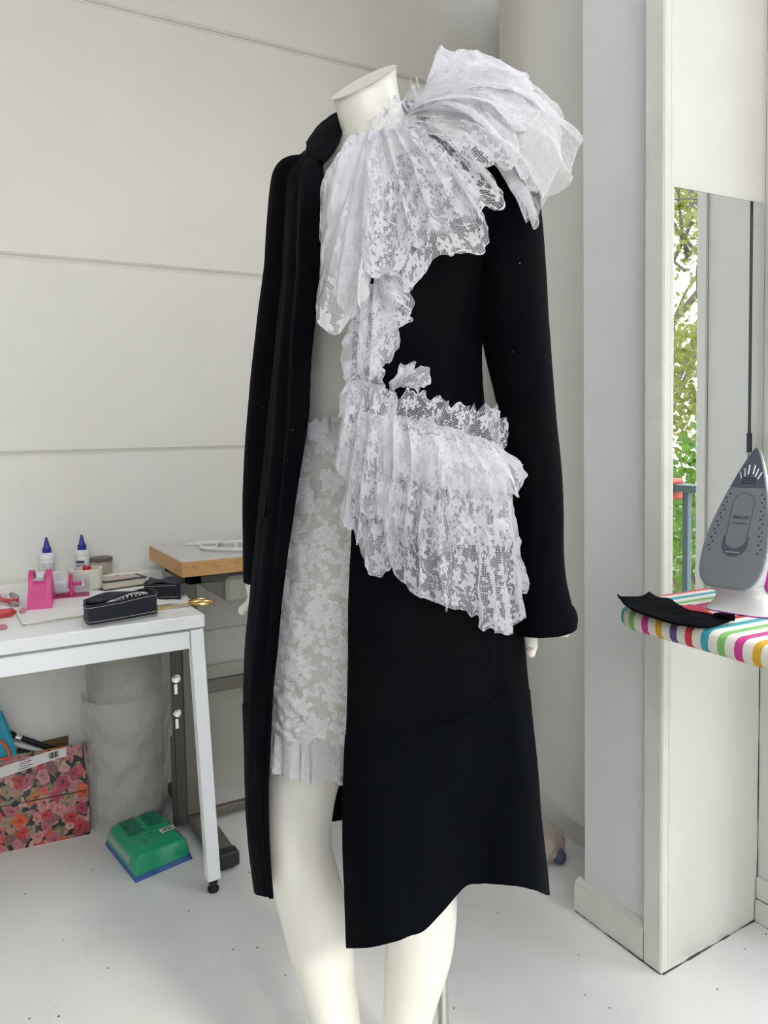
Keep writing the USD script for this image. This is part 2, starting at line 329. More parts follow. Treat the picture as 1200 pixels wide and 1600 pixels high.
def lace(name, net_a, base_a, fl=.95, color=(.70, .695, .725), fscale=34, net=330., sheer=.0):
    """white floral lace on hexagonal net; the uv are metres on the cloth"""
    N = {'uv': ('uvmap', {'attribute': 'st'})}; L = []
    U = 'uv.UV'
    flower_nodes(N, L, U, 'f', fscale, 5, .30, .10)
    flower_nodes(N, L, U, 'g', fscale * 1.9, 2, .17, .14, 1.0, (.31, .17, 0))
    N['vn'] = ('noise_texture', {'dimensions': '2D', 'scale': fscale * 1.1, 'detail': 1.0, 'distortion': .6}); L.append((U, 'vn.vector'))
    mathn(N, L, 'v1', 'subtract', 'vn.fac', v2=.5); mathn(N, L, 'v2', 'absolute', 'v1.value'); mathn(N, L, 'v3', 'less_than', 'v2.value', v2=.016)
    N['ne'] = ('voronoi_texture', {'dimensions': '2D', 'feature': 'distance_to_edge', 'scale': net, 'randomness': .25}); L.append((U, 'ne.vector'))
    mathn(N, L, 'n1', 'less_than', 'ne.distance', v2=.13); mathn(N, L, 'n2', 'multiply', 'n1.value', v2=net_a - base_a); mathn(N, L, 'n3', 'add', 'n2.value', v2=base_a)
    mathn(N, L, 'm1', 'maximum', 'fm.value', 'gm.value'); mathn(N, L, 'm2', 'maximum', 'm1.value', 'v3.value'); mathn(N, L, 'm3', 'multiply', 'm2.value', v2=fl)
    mathn(N, L, 'al', 'maximum', 'm3.value', 'n3.value', clamp=True)
    N.update({'bp': ('bump', {'strength': .35, 'distance': .002}), 'df': ('diffuse_bsdf', {'color': color}), 'tl': ('translucent_bsdf', {'color': color}),
              'mx': ('mix_closure', {'fac': .32}), 'tr': ('transparent_bsdf', {}), 'out': ('mix_closure', {})})
    L += [('m2.value', 'bp.height'), ('bp.normal', 'df.normal'), ('df.BSDF', 'mx.closure1'), ('tl.BSDF', 'mx.closure2'), ('tr.BSDF', 'out.closure1'), ('mx.closure', 'out.closure2'), ('al.value', 'out.fac')]
    usdkit.material(stage, '/World/Looks/' + name, N, L, surface='out.closure')
lace('floral_lace', .58, .14)
lace('dense_lace', .66, .26)
lace('open_lace', .46, .06)
lace('plain_tulle', .44, .14, fl=.45, fscale=20)
# the skirt: raised blossom brocade over a grey white lining, no holes
N = {'uv': ('uvmap', {'attribute': 'st'}), 'dn': ('noise_texture', {'dimensions': '2D', 'scale': 45.0, 'detail': 2.0}), 'dm': ('mix_vector', {'fac': .012})}; L = [('uv.UV', 'dn.vector'), ('uv.UV', 'dm.a'), ('dn.color', 'dm.b')]
flower_nodes(N, L, 'dm.result', 'f', 25, 6, .33, .12)
flower_nodes(N, L, 'dm.result', 'g', 44, 2, .26, .18, 1.0, (.2, .5, 0))
flower_nodes(N, L, 'dm.result', 'h', 70, 3, .26, .12, 1.0, (.4, .1, 0))
mathn(N, L, 'm1', 'maximum', 'fm.value', 'gm.value'); mathn(N, L, 'm0', 'multiply', 'hm.value', v2=.6); mathn(N, L, 'm2', 'maximum', 'm1.value', 'm0.value')
mathn(N, L, 'e1', 'subtract', 'fr.value', 'fv.distance'); mathn(N, L, 'e2', 'absolute', 'e1.value'); mathn(N, L, 'e3', 'less_than', 'e2.value', v2=.04)
mathn(N, L, 'i1', 'subtract', 'gr.value', 'gv.distance'); mathn(N, L, 'i2', 'absolute', 'i1.value'); mathn(N, L, 'i3', 'less_than', 'i2.value', v2=.045); mathn(N, L, 'ee', 'maximum', 'e3.value', 'i3.value')
mathn(N, L, 'h', 'add', 'm2.value', 'ee.value')
N.update({'cr': ('mix_color', {'a': (.53, .515, .475), 'b': (.68, .67, .66)}), 'c2': ('mix_color', {'b': (.80, .80, .80)}), 'bp': ('bump', {'strength': 1.0, 'distance': .005}),
          'p': ('principled_bsdf', {'roughness': .6, 'specular_ior_level': .25})})
L += [('m2.value', 'cr.fac'), ('cr.result', 'c2.a'), ('ee.value', 'c2.fac'), ('c2.result', 'p.base_color'), ('h.value', 'bp.height'), ('bp.normal', 'p.normal')]
usdkit.material(stage, '/World/Looks/skirt_brocade', N, L, surface='p.BSDF')

# ------------------------------------------------------------------ mannequin; every point below is a place about 1.2 m before the lens
D0 = 1.20
PXM = D0 / FPX                                     # metres for one pixel at that distance
def ring(cx, cy, w, t, d, n=40, yawr=0., tilt=0., sq=2.0, tip=0.):
    """ellipse across the picture at (cx, cy): w pixels wide, t metres deep, centre at distance d; turned by yawr, tilted by tilt"""
    c = dep(cx, cy, d); a = np.linspace(0, 2 * np.pi, n, endpoint=False)
    ca, sa = np.cos(a), np.sin(a); ca = np.sign(ca) * np.abs(ca) ** (2 / sq); sa = np.sign(sa) * np.abs(sa) ** (2 / sq)
    x, y = ca * w / 2 * d / FPX, sa * t / 2
    r = CR * math.cos(yawr) + CV * math.sin(yawr); v = CV * math.cos(yawr) - CR * math.sin(yawr)
    return c + x[:, None] * r + y[:, None] * v + (x * math.tan(tilt) + y * tip)[:, None] * CU
def spl(rows, n):
    rows = np.asarray(rows, float); k = np.arange(len(rows)); return PchipInterpolator(k, rows)(np.linspace(0, len(rows) - 1, n))
def limb(rows, m=40, **k):
    return loft([ring(*r, **k) for r in spl(rows, m)])
def mani(m):
    v, f = arr(m); return manifold3d.Manifold(manifold3d.Mesh(np.asarray(v, np.float32), np.asarray(f, np.uint32)))
leg_a = [(505, 840, 175, .19, 1.24), (492, 960, 160, .175, 1.235), (484, 1080, 140, .16, 1.23), (477, 1190, 123, .148, 1.225), (468, 1260, 108, .135, 1.215), (466, 1310, 101, .132, 1.205), (474, 1360, 106, .13, 1.215),
         (487, 1410, 108, .128, 1.235), (500, 1470, 103, .12, 1.245), (513, 1540, 86, .10, 1.245), (525, 1600, 77, .088, 1.245), (540, 1700, 58, .07, 1.24), (546, 1760, 56, .075, 1.235)]
leg_b = [(640, 840, 185, .19, 1.22), (645, 960, 168, .18, 1.215), (650, 1080, 150, .165, 1.21), (654, 1190, 136, .155, 1.205), (656, 1290, 118, .14, 1.195), (656, 1350, 113, .135, 1.20), (658, 1410, 112, .13, 1.215),
         (655, 1480, 106, .125, 1.225), (644, 1550, 88, .10, 1.225), (634, 1610, 72, .085, 1.225), (622, 1700, 56, .07, 1.22), (618, 1760, 55, .075, 1.215)]
def foot(ax, ay, d):
    a = dep(ax, ay, d); f = (-CR * .55 - _v0 * .83)
    a0 = a + CU * .01; toe = a + f * .13; toe[2] = .045; heel = a - f * .02; heel[2] = .075
    bl = np.array([toe - f * .02, toe + f * .05, heel, a0])
    ms = [manifold3d.Manifold.sphere(r, 16).translate(list(map(float, p))) for p, r in zip(bl, (.030, .022, .030, .030))]
    return manifold3d.Manifold.batch_hull([ms[0], ms[3], ms[2]]) + manifold3d.Manifold.batch_hull([ms[0], ms[1]])
torso = [(572, 900, 270, .19, 1.235), (578, 820, 285, .205, 1.23), (580, 740, 262, .19, 1.23), (582, 665, 222, .165, 1.225), (582, 600, 222, .17, 1.215), (585, 520, 246, .185, 1.21), (592, 430, 270, .20, 1.205),
         (600, 350, 290, .185, 1.21), (606, 295, 285, .155, 1.218), (602, 258, 210, .13, 1.222), (593, 230, 140, .122, 1.22), (588, 205, 105, .112, 1.215)]
neck = [(592, 245, 128, .125, 1.215), (586, 215, 104, .112, 1.21), (580, 185, 94, .104, 1.205), (573, 150, 95, .104, 1.20), (569, 128, 101, .110, 1.195)]
def arm(rows): return limb(rows, 30, n=24)
arm_l = [(480, 285, 64, .080, 1.268), (468, 320, 60, .080, 1.272), (456, 440, 54, .072, 1.278), (438, 600, 48, .064, 1.284), (424, 740, 42, .054, 1.284), (412, 860, 36, .044, 1.28), (404, 905, 34, .036, 1.276)]
arm_r = [(745, 290, 70, .085, 1.185), (786, 325, 68, .080, 1.168), (798, 440, 62, .074, 1.156), (813, 600, 54, .066, 1.15), (832, 740, 47, .056, 1.145), (843, 860, 42, .046, 1.14), (846, 915, 40, .04, 1.14)]
def chain(pts, r):
    ss = [manifold3d.Manifold.sphere(float(q), 16).translate(list(map(float, p))) for p, q in zip(pts, r)]
    return sum((manifold3d.Manifold.batch_hull([ss[i], ss[i + 1]]) for i in range(1, len(ss) - 1)), manifold3d.Manifold.batch_hull(ss[:2]))
def hand(cx, cy, d, fingers, palm_w):
    """palm below the wrist at (cx, cy) and five separate fingers given as chains of pixel points with a distance offset"""
    w = dep(cx, cy, d)
    m = manifold3d.Manifold.batch_hull([manifold3d.Manifold.sphere(float(r), 16).translate(list(map(float, dep(x, y, d + o)))) for x, y, o, r in palm_w])
    for ch in fingers: m = m + chain([dep(x, y, d + o) for x, y, o, r in ch], [r for x, y, o, r in ch])
    return m
hand_r = hand(846, 905, 1.14, [
    [(828, 950, -.01, .0095), (829, 985, -.012, .0092), (831, 1008, -.012, .0088), (830, 1021, -.012, .0062)],
    [(846, 955, -.02, .0095), (852, 978, -.024, .0090), (859, 987, -.022, .0080), (866, 990, -.018, .0062)],
    [(858, 952, -.01, .0095), (866, 976, -.016, .0090), (876, 986, -.014, .0080), (883, 989, -.010, .0062)],
    [(866, 945, .005, .009), (876, 968, 0, .0085), (884, 980, .002, .0075), (889, 984, .004, .0058)],
    [(832, 915, .01, .0105), (818, 938, .02, .0098), (814, 955, .022, .009), (814, 966, .022, .0065)]],
    [(836, 912, 0, .017), (856, 912, 0, .017), (830, 950, -.008, .0115), (866, 945, .002, .0115)])
hand_l = hand(404, 900, 1.276, [
    [(404, 935, -.01, .0095), (404, 965, -.012, .009), (402, 985, -.010, .0065)],
    [(412, 935, .0, .0095), (416, 968, .0, .009), (416, 990, 0, .0065)],
    [(408, 935, .012, .0095), (410, 968, .012, .009), (410, 990, .012, .0065)],
    [(398, 930, -.005, .0085), (389, 945, -.004, .0082), (379, 954, -.003, .0075)],
    [(418, 930, .012, .009), (424, 950, .012, .0085), (425, 965, .012, .006)]],
    [(396, 905, 0, .015), (412, 905, 0, .015), (398, 935, 0, .011), (416, 935, .004, .011)])
body = mani(limb(torso, 40, yawr=-.30, n=48)) + mani(loft([ring(*r, n=40, yawr=-.1, tilt=.40 * min(1, i / 6), tip=.74 * (i / 15) ** 2) for i, r in enumerate(spl(neck, 16))])) + mani(limb(leg_a, 40)) + mani(limb(leg_b, 40)) + mani(arm(arm_l)) + mani(arm(arm_r)) + foot(546, 1755, 1.235) + foot(618, 1755, 1.215)
# breasts
for x, y, d, r in ((540, 405, 1.135, .050), (655, 415, 1.115, .052)):
    body = body + manifold3d.Manifold.sphere(1.0, 32).scale([r, r * .95, r * 1.05]).translate(list(map(float, dep(x, y, d))))
body = body.refine_to_length(.016)
mm = body.to_mesh(); bt = trimesh.Trimesh(mm.vert_properties[:, :3], mm.tri_verts, process=True)
keep = np.array(bt.vertices); ncap = dep(569, 128, 1.195)
trimesh.smoothing.filter_taubin(bt, lamb=.5, nu=.52, iterations=14)
bv = np.array(bt.vertices); near = (np.linalg.norm(keep - ncap, axis=1) < .066) & (keep[:, 2] > ncap[2] - .045); bv[near] = keep[near]   # the flat cut of the neck stays sharp
hm = (hand_r + hand_l).refine_to_length(.004).to_mesh(); ht = trimesh.Trimesh(hm.vert_properties[:, :3], hm.tri_verts, process=True)
trimesh.smoothing.filter_taubin(ht, lamb=.5, nu=.52, iterations=8)
base = dep(590, 1500, 1.22); base[2] = 0
mq = thing('mannequin', 'glossy cream headless mannequin standing in the black velvet coat', 'mannequin', base)
obj('body', cat((bv, np.array(bt.faces)), (np.array(ht.vertices), np.array(ht.faces))), 'mannequin_skin', mq, smooth=40, world=True)
mat('cap_paint', (.60, .565, .51), .5)
obj('neck_cap', loft([ring(569, 127.4 - k * .4, 97 - k * 4, .106 - k * .004, 1.195, 40, -.1, .40, tip=.74) for k in (0, 1)]), 'cap_paint', mq, world=True, label='matt beige cap closing the neck')
nl = trimesh.creation.icosphere(2, 1.0); nl.apply_scale([.0052, .0022, .0085])
obj('finger_nail', place((nl.vertices, nl.faces), dep(828.5, 1014, 1.14 - .0205), CR, CU * -1, -CV * -1), 'mannequin_nail', mq, smooth=True, world=True, label='peach painted nail of the hanging finger')
rod_p = on(692, 1560, 1, base[1] + .07)
obj('support_rod', tube(np.array([[rod_p[0], rod_p[1], z] for z in (.015, .3, .80)]), .0095, 16), 'steel', mq, world=True, label='grey metal support rod behind the calf')
obj('base_plate', T(lathe([(0, 0), (.19, 0), (.193, .004), (.19, .012), (0, .013)], 64), (0, .02, 0)), 'glass_base', mq, label='round base plate')

# ------------------------------------------------------------------ skirt
sk_rows = [(562, 665, 222, .18, 1.225), (562, 700, 232, .185, 1.225), (556, 800, 254, .205, 1.225), (546, 900, 254, .205, 1.222), (538, 1000, 250, .20, 1.22), (528, 1080, 232, .19, 1.218), (523, 1135, 218, .18, 1.215)]
def skirt_ring(cx, cy, w, t, d, n=120): return ring(cx, cy, w, t, d, n, -.22)
SR = np.stack([skirt_ring(*r) for r in spl(sk_rows, 60)])
SR = np.concatenate([SR, SR[:, :1]], 1)
def surfuv(P, gather=1.0):
    du = np.linalg.norm(np.diff(P, axis=1), axis=2).mean(0); dv = np.linalg.norm(np.diff(P, axis=0), axis=2).mean(1)
    u = np.r_[0, np.cumsum(du)] * gather; v = np.r_[0, np.cumsum(dv)]
    return np.stack(np.broadcast_arrays(u[None, :], v[:, None]), -1).reshape(-1, 2)
# crinkle relief pressed into the cloth
nz = meshkit.fbm(SR * np.array([60, 60, 100]), 3, 5) - .5; SR = SR + gnormals(SR) * (nz * .013)[..., None]
skt = thing('skirt', 'white floral brocade mini skirt with ruffled lace hem on the mannequin', 'skirt', dep(500, 1190, 1.2))
obj('skirt_body', (SR.reshape(-1, 3), gridfaces(*SR.shape[:2])), 'skirt_brocade', skt, uv=surfuv(SR), world=True)
def frill(top, bot, nfold, amp, seed, nv=10, n=320, rag=.004, power=1.0):
    """a gathered strip hung between two closed or open curves (k, 3): folds grow towards the free edge"""
    r = np.random.default_rng(seed); A, B = (smoothpath(np.asarray(c), n) for c in (top, bot))
    u = np.linspace(0, 1, n); v = np.linspace(0, 1, nv)[:, None, None]
    P = A + (B - A) * v; N = gnormals(P)
    w = np.sin(2 * np.pi * nfold * (u + .25 / nfold * np.sin(2 * np.pi * (u * nfold * .37 + r.random()))) + r.random() * 6)
    w2 = meshkit.noise(np.stack([u * nfold * 1.7 + 11, 0 * u, 0 * u + seed], 1), seed) - .5
    P = P + N * ((.25 + .75 * v ** power) * (w * .7 + w2 * 1.1)[None, :, None] * amp)
    e = (meshkit.noise(np.stack([u * nfold * 5, 0 * u, 0 * u], 1), seed + 3) - .5) * 2 * rag
    t = (B - A) / np.linalg.norm(B - A, axis=1)[:, None]; P = P + t * (v ** 3) * e[None, :, None]
    return P
def cloth(name, P, mt, parent, gather=1.25, label=None):
    obj(name, (P.reshape(-1, 3), gridfaces(*P.shape[:2])), mt, parent, uv=surfuv(P, gather), world=True, label=label)
hr = [ring(523, 1132, 218, .18, 1.214, 60, -.22), ring(525, 1186, 216, .195, 1.21, 60, -.22)]
hr = [np.vstack([h, h[:1]]) for h in hr]
cloth('hem_ruffle', frill(hr[0], hr[1], 26, .009, 3, n=500, rag=.003), 'dense_lace', skt, 1.2, 'gathered sheer lace ruffle along the hem')
wr = [ring(562, 692, 228, .19, 1.222, 60, -.22), ring(562, 662, 230, .20, 1.222, 60, -.22)]
wr = [np.vstack([h, h[:1]]) for h in wr]
cloth('waist_ruffle', frill(wr[0], wr[1], 24, .008, 8, n=500, rag=.005), 'dense_lace', skt, 1.2, 'ragged gathered ruffle at the waistband')

# ------------------------------------------------------------------ the coat: rows from collar to hem, each a run of (x, y, distance) round the body from one front edge to the other
CG = [
 [(503, 250, 1.130), (490, 244, 1.17), (482, 236, 1.235), (510, 215, 1.30), (580, 200, 1.335), (640, 198, 1.30), (672, 208, 1.23), (668, 220, 1.16), (655, 228, 1.12), (638, 236, 1.10), (620, 244, 1.09)],
 [(506, 285, 1.108), (470, 272, 1.15), (440, 282, 1.265), (475, 262, 1.33), (600, 250, 1.345), (720, 245, 1.29), (800, 272, 1.18), (780, 285, 1.115), (725, 290, 1.075), (660, 290, 1.06), (600, 295, 1.065)],
 [(503, 335, 1.085), (465, 335, 1.115), (438, 340, 1.255), (465, 335, 1.36), (600, 330, 1.365), (730, 330, 1.29), (795, 340, 1.175), (775, 340, 1.11), (725, 340, 1.06), (655, 342, 1.04), (580, 345, 1.048)],
 [(497, 430, 1.075), (460, 430, 1.105), (435, 430, 1.24), (465, 430, 1.36), (590, 430, 1.365), (705, 430, 1.29), (765, 430, 1.185), (750, 430, 1.115), (705, 430, 1.055), (635, 430, 1.025), (562, 430, 1.035)],
 [(486, 560, 1.085), (450, 560, 1.115), (428, 560, 1.22), (452, 560, 1.345), (580, 560, 1.345), (695, 560, 1.27), (752, 560, 1.185), (735, 560, 1.115), (690, 560, 1.06), (620, 560, 1.04), (550, 560, 1.05)],
 [(482, 640, 1.092), (445, 640, 1.12), (420, 640, 1.22), (450, 640, 1.33), (580, 640, 1.335), (695, 640, 1.27), (754, 640, 1.185), (738, 640, 1.115), (692, 640, 1.065), (620, 640, 1.05), (548, 640, 1.06)],
 [(459, 790, 1.085), (430, 800, 1.115), (402, 800, 1.22), (440, 800, 1.35), (590, 800, 1.355), (730, 800, 1.28), (793, 800, 1.175), (765, 800, 1.10), (715, 800, 1.045), (632, 800, 1.025), (551, 800, 1.04)],
 [(432, 1000, 1.08), (410, 1000, 1.11), (383, 1000, 1.215), (430, 1000, 1.37), (600, 1000, 1.375), (745, 1000, 1.30), (815, 1000, 1.17), (792, 1000, 1.095), (758, 1000, 1.055), (650, 1000, 1.005), (543, 1000, 1.03)],
 [(419, 1105, 1.08), (400, 1105, 1.11), (378, 1100, 1.215), (430, 1092, 1.38), (600, 1080, 1.385), (760, 1075, 1.30), (824, 1077, 1.165), (795, 1080, 1.085), (752, 1104, 1.06), (645, 1140, .998), (541, 1148, 1.025)],
 [(413, 1250, 1.075), (398, 1250, 1.11), (382, 1250, 1.215), (435, 1200, 1.39), (600, 1190, 1.40), (770, 1200, 1.31), (838, 1225, 1.16), (805, 1230, 1.075), (744, 1240, 1.065), (645, 1300, .99), (537, 1310, 1.02)],
 [(421, 1404, 1.07), (410, 1400, 1.105), (397, 1388, 1.215), (450, 1300, 1.40), (600, 1275, 1.41), (770, 1315, 1.32), (857, 1399, 1.155), (802, 1384, 1.062), (736, 1381, 1.068), (648, 1460, .985), (540, 1482, 1.012)]]
CG = np.array(CG, float)
_sr = make_interp_spline(np.arange(11), CG, k=3, axis=1)                     # round the body
def coat_at(r, u):
    """r: rows 0..10, u: 0..10 round the body -> world points (len(r), len(u), 3)"""
    A = _sr(np.asarray(u, float)); A[..., 1] = PchipInterpolator(np.arange(11), CG[..., 1], axis=1)(np.asarray(u, float)); A = PchipInterpolator(np.arange(11), A, axis=0)(np.asarray(r, float))
    x, y, d = A[..., 0], A[..., 1], A[..., 2]
    return EYE + ((CV + ((x - CX) / FPX)[..., None] * CR - ((y - CY) / FPX)[..., None] * CU) * d[..., None])
def outward(P):
    N = gnormals(P); c = P.mean((0, 1)); s = np.sign(((P - P.mean(1, keepdims=True)) * N).sum(-1).mean()); return N * s
def folds(P, amp, sc, seed):
    n = meshkit.fbm(P * np.asarray(sc), 3, seed) - .5; return P + outward(P) * (n * 2 * amp)[..., None]
def drape(P, R, U):
    """long folds that fan from the collar down the front panel, and slow folds elsewhere"""
    N = outward(P); rr, uu = np.meshgrid(R, U, indexing='ij')
    k = np.exp(-((uu - .9) / .75) ** 2) * np.clip(rr / 1.2, 0, 1) * np.clip((8.5 - rr) / 6, 0, 1)
    f = np.abs(np.sin(uu * 5.2 + rr * .22 + .4)) ** .6 - .5
    g = meshkit.fbm(np.stack([uu * 1.6, rr * .35, 0 * uu], -1), 3, 4) - .5
    P = P + N * (f * k * .009 + g * .012 * np.clip(rr / 2, 0, 1))[..., None]
    return folds(P, .0025, (14, 14, 7), 9)
def shell(P, th):
    N = outward(P); v, f = slab(P, th) if (gnormals(P) * N).sum() > 0 else slab(P[:, ::-1], th)
    return v, f
ct = thing('coat', 'long black velvet coat worn open with white lace ruffles sewn down its front', 'coat', dep(600, 1250, 1.2))
Uc = np.linspace(0, 10, 170)
R1 = np.linspace(0, 8, 120); B1 = drape(coat_at(R1, Uc), R1, Uc)
obj('coat_body', shell(B1, .004), 'black_velvet', ct, smooth=50, world=True)
R2 = np.linspace(8, 10, 44); B2 = drape(coat_at(R2, Uc), R2, Uc); B2 += outward(B2) * .0012
obj('hem_panel', shell(B2, .005), 'black_velvet_lower', ct, smooth=50, world=True, label='blue black velvet hem panel below a curved seam')
def sleeve(rows, n, seed, yr, t0=0., t1=0., fold=.004):
    S = spl(rows, n); P = np.stack([ring(*r, n=72, yawr=yr, tilt=t0 + (t1 - t0) * max(0, (i / (n - 1) - .8) * 5)) for i, r in enumerate(S)])
    P = np.concatenate([P, P[:, :1]], 1)
    q = meshkit.fbm(P * np.array([13, 13, 6]), 3, seed) - .5
    return P + outward(P) * (q * 2 * fold)[..., None]
sl = [(470, 262, 66, .10, 1.262), (463, 278, 74, .125, 1.262), (459, 320, 78, .13, 1.268), (458, 400, 86, .13, 1.275), (446, 500, 88, .125, 1.28), (434, 600, 86, .12, 1.285), (425, 700, 84, .115, 1.285), (420, 800, 82, .115, 1.28), (420, 890, 80, .115, 1.275), (421, 908, 80, .115, 1.272)]
P = sleeve(sl, 60, 21, .1, fold=.003); obj('sleeve', shell(P, .004), 'black_velvet', ct, smooth=50, world=True)
sr = [(742, 250, 92, .10, 1.20), (772, 276, 120, .14, 1.18), (786, 310, 113, .14, 1.17), (793, 350, 106, .135, 1.165), (798, 440, 110, .13, 1.155), (809, 540, 104, .122, 1.15), (820, 623, 92, .114, 1.147), (827, 680, 87, .11, 1.145), (836, 740, 80, .106, 1.14), (841, 800, 77, .104, 1.14), (844, 880, 77, .105, 1.14), (847, 925, 84, .11, 1.14), (850, 953, 91, .115, 1.14)]
P = sleeve(sr, 70, 33, -.2, 0, .06, .0035); obj('sleeve', shell(P, .004), 'black_velvet', ct, smooth=50, world=True)
cu = [(850, 951, 91.5, .117, 1.14), (853, 968, 96, .120, 1.14), (853, 984, 93, .118, 1.14)]
P = sleeve(cu, 16, 35, -.2, .06, .09, .002); obj('cuff', shell(P, .005), 'black_velvet', ct, smooth=50, world=True)
cb = [(503, 258, 1.122), (484, 244, 1.17), (478, 228, 1.22), (484, 213, 1.27), (512, 194, 1.31), (580, 180, 1.34), (650, 178, 1.29), (672, 198, 1.21), (655, 228, 1.12)]
cc = [(507, 256, 1.118), (523, 234, 1.14), (533, 209, 1.18), (537, 193, 1.22), (534, 182, 1.27), (585, 165, 1.30), (638, 158, 1.26), (650, 172, 1.19), (642, 208, 1.12)]
cA, cB = (smoothpath([dep(*p) for p in c], 90) for c in (cb, cc))
v = np.linspace(0, 1, 14)[:, None, None]; P = cA + (cB - cA) * v; P = P + outward(P) * (np.sin(np.pi * v) * .010)
obj('collar', shell(folds(P, .002, (40, 40, 40), 2), .005), 'black_velvet', ct, smooth=50, world=True)
Rp, Up = np.linspace(5.36, 6.05, 24), np.linspace(1.3, 1.8, 16); P = drape(coat_at(Rp, Up), Rp, Up); NN = outward(B1)
Pn = gnormals(P); Pn *= np.sign((Pn * -CV).sum()); obj('pocket', slab(P + Pn * .002, .003) if (gnormals(P) * Pn).sum() > 0 else slab((P + Pn * .002)[:, ::-1], .003), 'black_velvet', ct, smooth=50, world=True)

# ------------------------------------------------------------------ the lace ruffles sewn to the coat
def ruffle(name, A, B, k, amp, mt, seed, bulge=0., n=None, nv=26, rag=.004, gather=1.35, label=None, power=1.0, up=0.):
    A, B = [dep(*p) for p in A], [dep(*p) for p in B]; k = k * (.66 if 'peplum' in name else .52); amp = amp * 1.15; n = n or int(90 + k * 26)
    P = frill(A, B, k, 0, seed, nv, n, rag)
    r = np.random.default_rng(seed); u = np.linspace(0, 1, n); v = np.linspace(0, 1, nv)
    ph = r.random() * 6.28; wob = 1.6 * np.sin(2 * np.pi * u * k * .31 + ph) + 1.1 * np.sin(2 * np.pi * u * k * .17 + 2.1 * ph)
    w = np.sin(2 * np.pi * k * u + wob); c = np.cos(2 * np.pi * k * u + wob)
    w2 = (meshkit.noise(np.stack(np.broadcast_arrays(u[None] * k * 1.3, v[:, None] * 2.2, seed * 1.7), -1), seed) - .5) * 2.4
    g = (.22 + .78 * v ** power)[:, None]
    tang = np.gradient(P, axis=1); tang /= np.maximum(np.linalg.norm(tang, axis=2, keepdims=True), 1e-9)
    nrm = gnormals(P); nrm *= np.sign((nrm * -CV).sum(-1, keepdims=True)); nrm = nrm * .6 - CV * .4
    P = P + nrm * ((w + w2) * g * amp)[..., None] + tang * (c * g * amp * .45)[..., None]
    P = P - CV * (np.sin(np.pi * v) ** .8 * bulge)[:, None, None] + CU * (np.sin(np.pi * v) * up)[:, None, None]
    P = P + nrm * ((meshkit.fbm(P * 34., 3, seed) - .5) * .022 + (meshkit.noise(P * 130., seed) - .5) * .004)[..., None]
    cloth(name, P, mt, ct, gather, label)
# shoulder puff
ruffle('shoulder_ruffle', [(628, 190, 1.07), (640, 172, 1.08), (655, 155, 1.10), (668, 140, 1.12)], [(815, 240, 1.04), (838, 350, 1.09), (860, 310, 1.11), (884, 294, 1.12), (903, 240, 1.14), (910, 212, 1.16), (882, 188, 1.18), (858, 160, 1.20)], 9, .010, 'plain_tulle', 51, .05, up=.02, label='sheer tulle flounce fanning over the shoulder')
ruffle('shoulder_ruffle', [(630, 186, 1.055), (645, 168, 1.065), (660, 150, 1.08), (672, 138, 1.09)], [(800, 235, 1.02), (828, 290, 1.05), (850, 300, 1.07), (870, 265, 1.09), (880, 225, 1.11), (868, 190, 1.13), (850, 165, 1.15)], 8, .009, 'dense_lace', 52, .05, up=.02)
ruffle('shoulder_ruffle', [(640, 170, 1.06), (650, 158, 1.07), (662, 145, 1.09), (675, 134, 1.11)], [(850, 185, 1.08), (833, 150, 1.10), (829, 128, 1.13), (828, 109, 1.15), (785, 106, 1.17), (740, 103, 1.18), (700, 111, 1.18), (672, 128, 1.17)], 7, .008, 'dense_lace', 53, .045, up=.012)
ruffle('shoulder_ruffle', [(634, 178, 1.045), (648, 165, 1.055), (660, 150, 1.07)], [(805, 212, 1.03), (835, 195, 1.06), (845, 165, 1.09), (800, 130, 1.11), (745, 122, 1.12), (695, 128, 1.12)], 6, .009, 'dense_lace', 54, .05, up=.01)
ruffle('shoulder_ruffle', [(625, 196, 1.045), (640, 186, 1.05), (656, 172, 1.06)], [(742, 262, .985), (778, 254, .99), (808, 252, 1.005), (814, 236, 1.02), (802, 206, 1.04), (788, 178, 1.06)], 5, .009, 'floral_lace', 55, .04, label='floral lace flounce lying over the sleeve head')
# jabot lobes
ruffle('jabot_ruffle', [(608, 206, 1.045), (622, 200, 1.045), (640, 192, 1.05)], [(728, 352, .985), (758, 334, .985), (786, 318, .99), (776, 290, 1.0), (750, 262, 1.005), (740, 236, 1.01)], 5, .009, 'open_lace', 56, .035, label='open net lace flounce beside the upper arm')
ruffle('jabot_ruffle', [(588, 208, 1.04), (604, 204, 1.038), (622, 200, 1.04), (640, 194, 1.045)], [(592, 440, .985), (606, 492, .98), (655, 432, .98), (690, 405, .98), (736, 394, .985), (760, 388, .985), (760, 352, .99), (742, 318, .995)], 8, .009, 'floral_lace', 57, .03)
ruffle('jabot_ruffle', [(572, 210, 1.045), (590, 204, 1.035), (612, 201, 1.03), (634, 198, 1.035)], [(560, 420, .97), (590, 440, .965), (625, 415, .965), (660, 380, .97), (700, 350, .975), (735, 300, .985)], 7, .010, 'open_lace', 58, .04)
ruffle('jabot_ruffle', [(552, 216, 1.055), (566, 208, 1.045), (584, 203, 1.04), (604, 203, 1.04)], [(508, 285, 1.035), (499, 350, 1.01), (501, 430, .995), (496, 500, .985), (522, 520, .975), (552, 478, .97), (575, 420, .965), (600, 380, .97)], 7, .010, 'floral_lace', 59, .03, label='long pointed lace flounce hanging over the bare chest')
ruffle('jabot_ruffle', [(556, 214, 1.05), (572, 206, 1.04), (592, 203, 1.035)], [(512, 310, 1.01), (515, 400, .985), (530, 470, .975), (560, 490, .965), (580, 430, .96)], 5, .009, 'dense_lace', 60, .03)
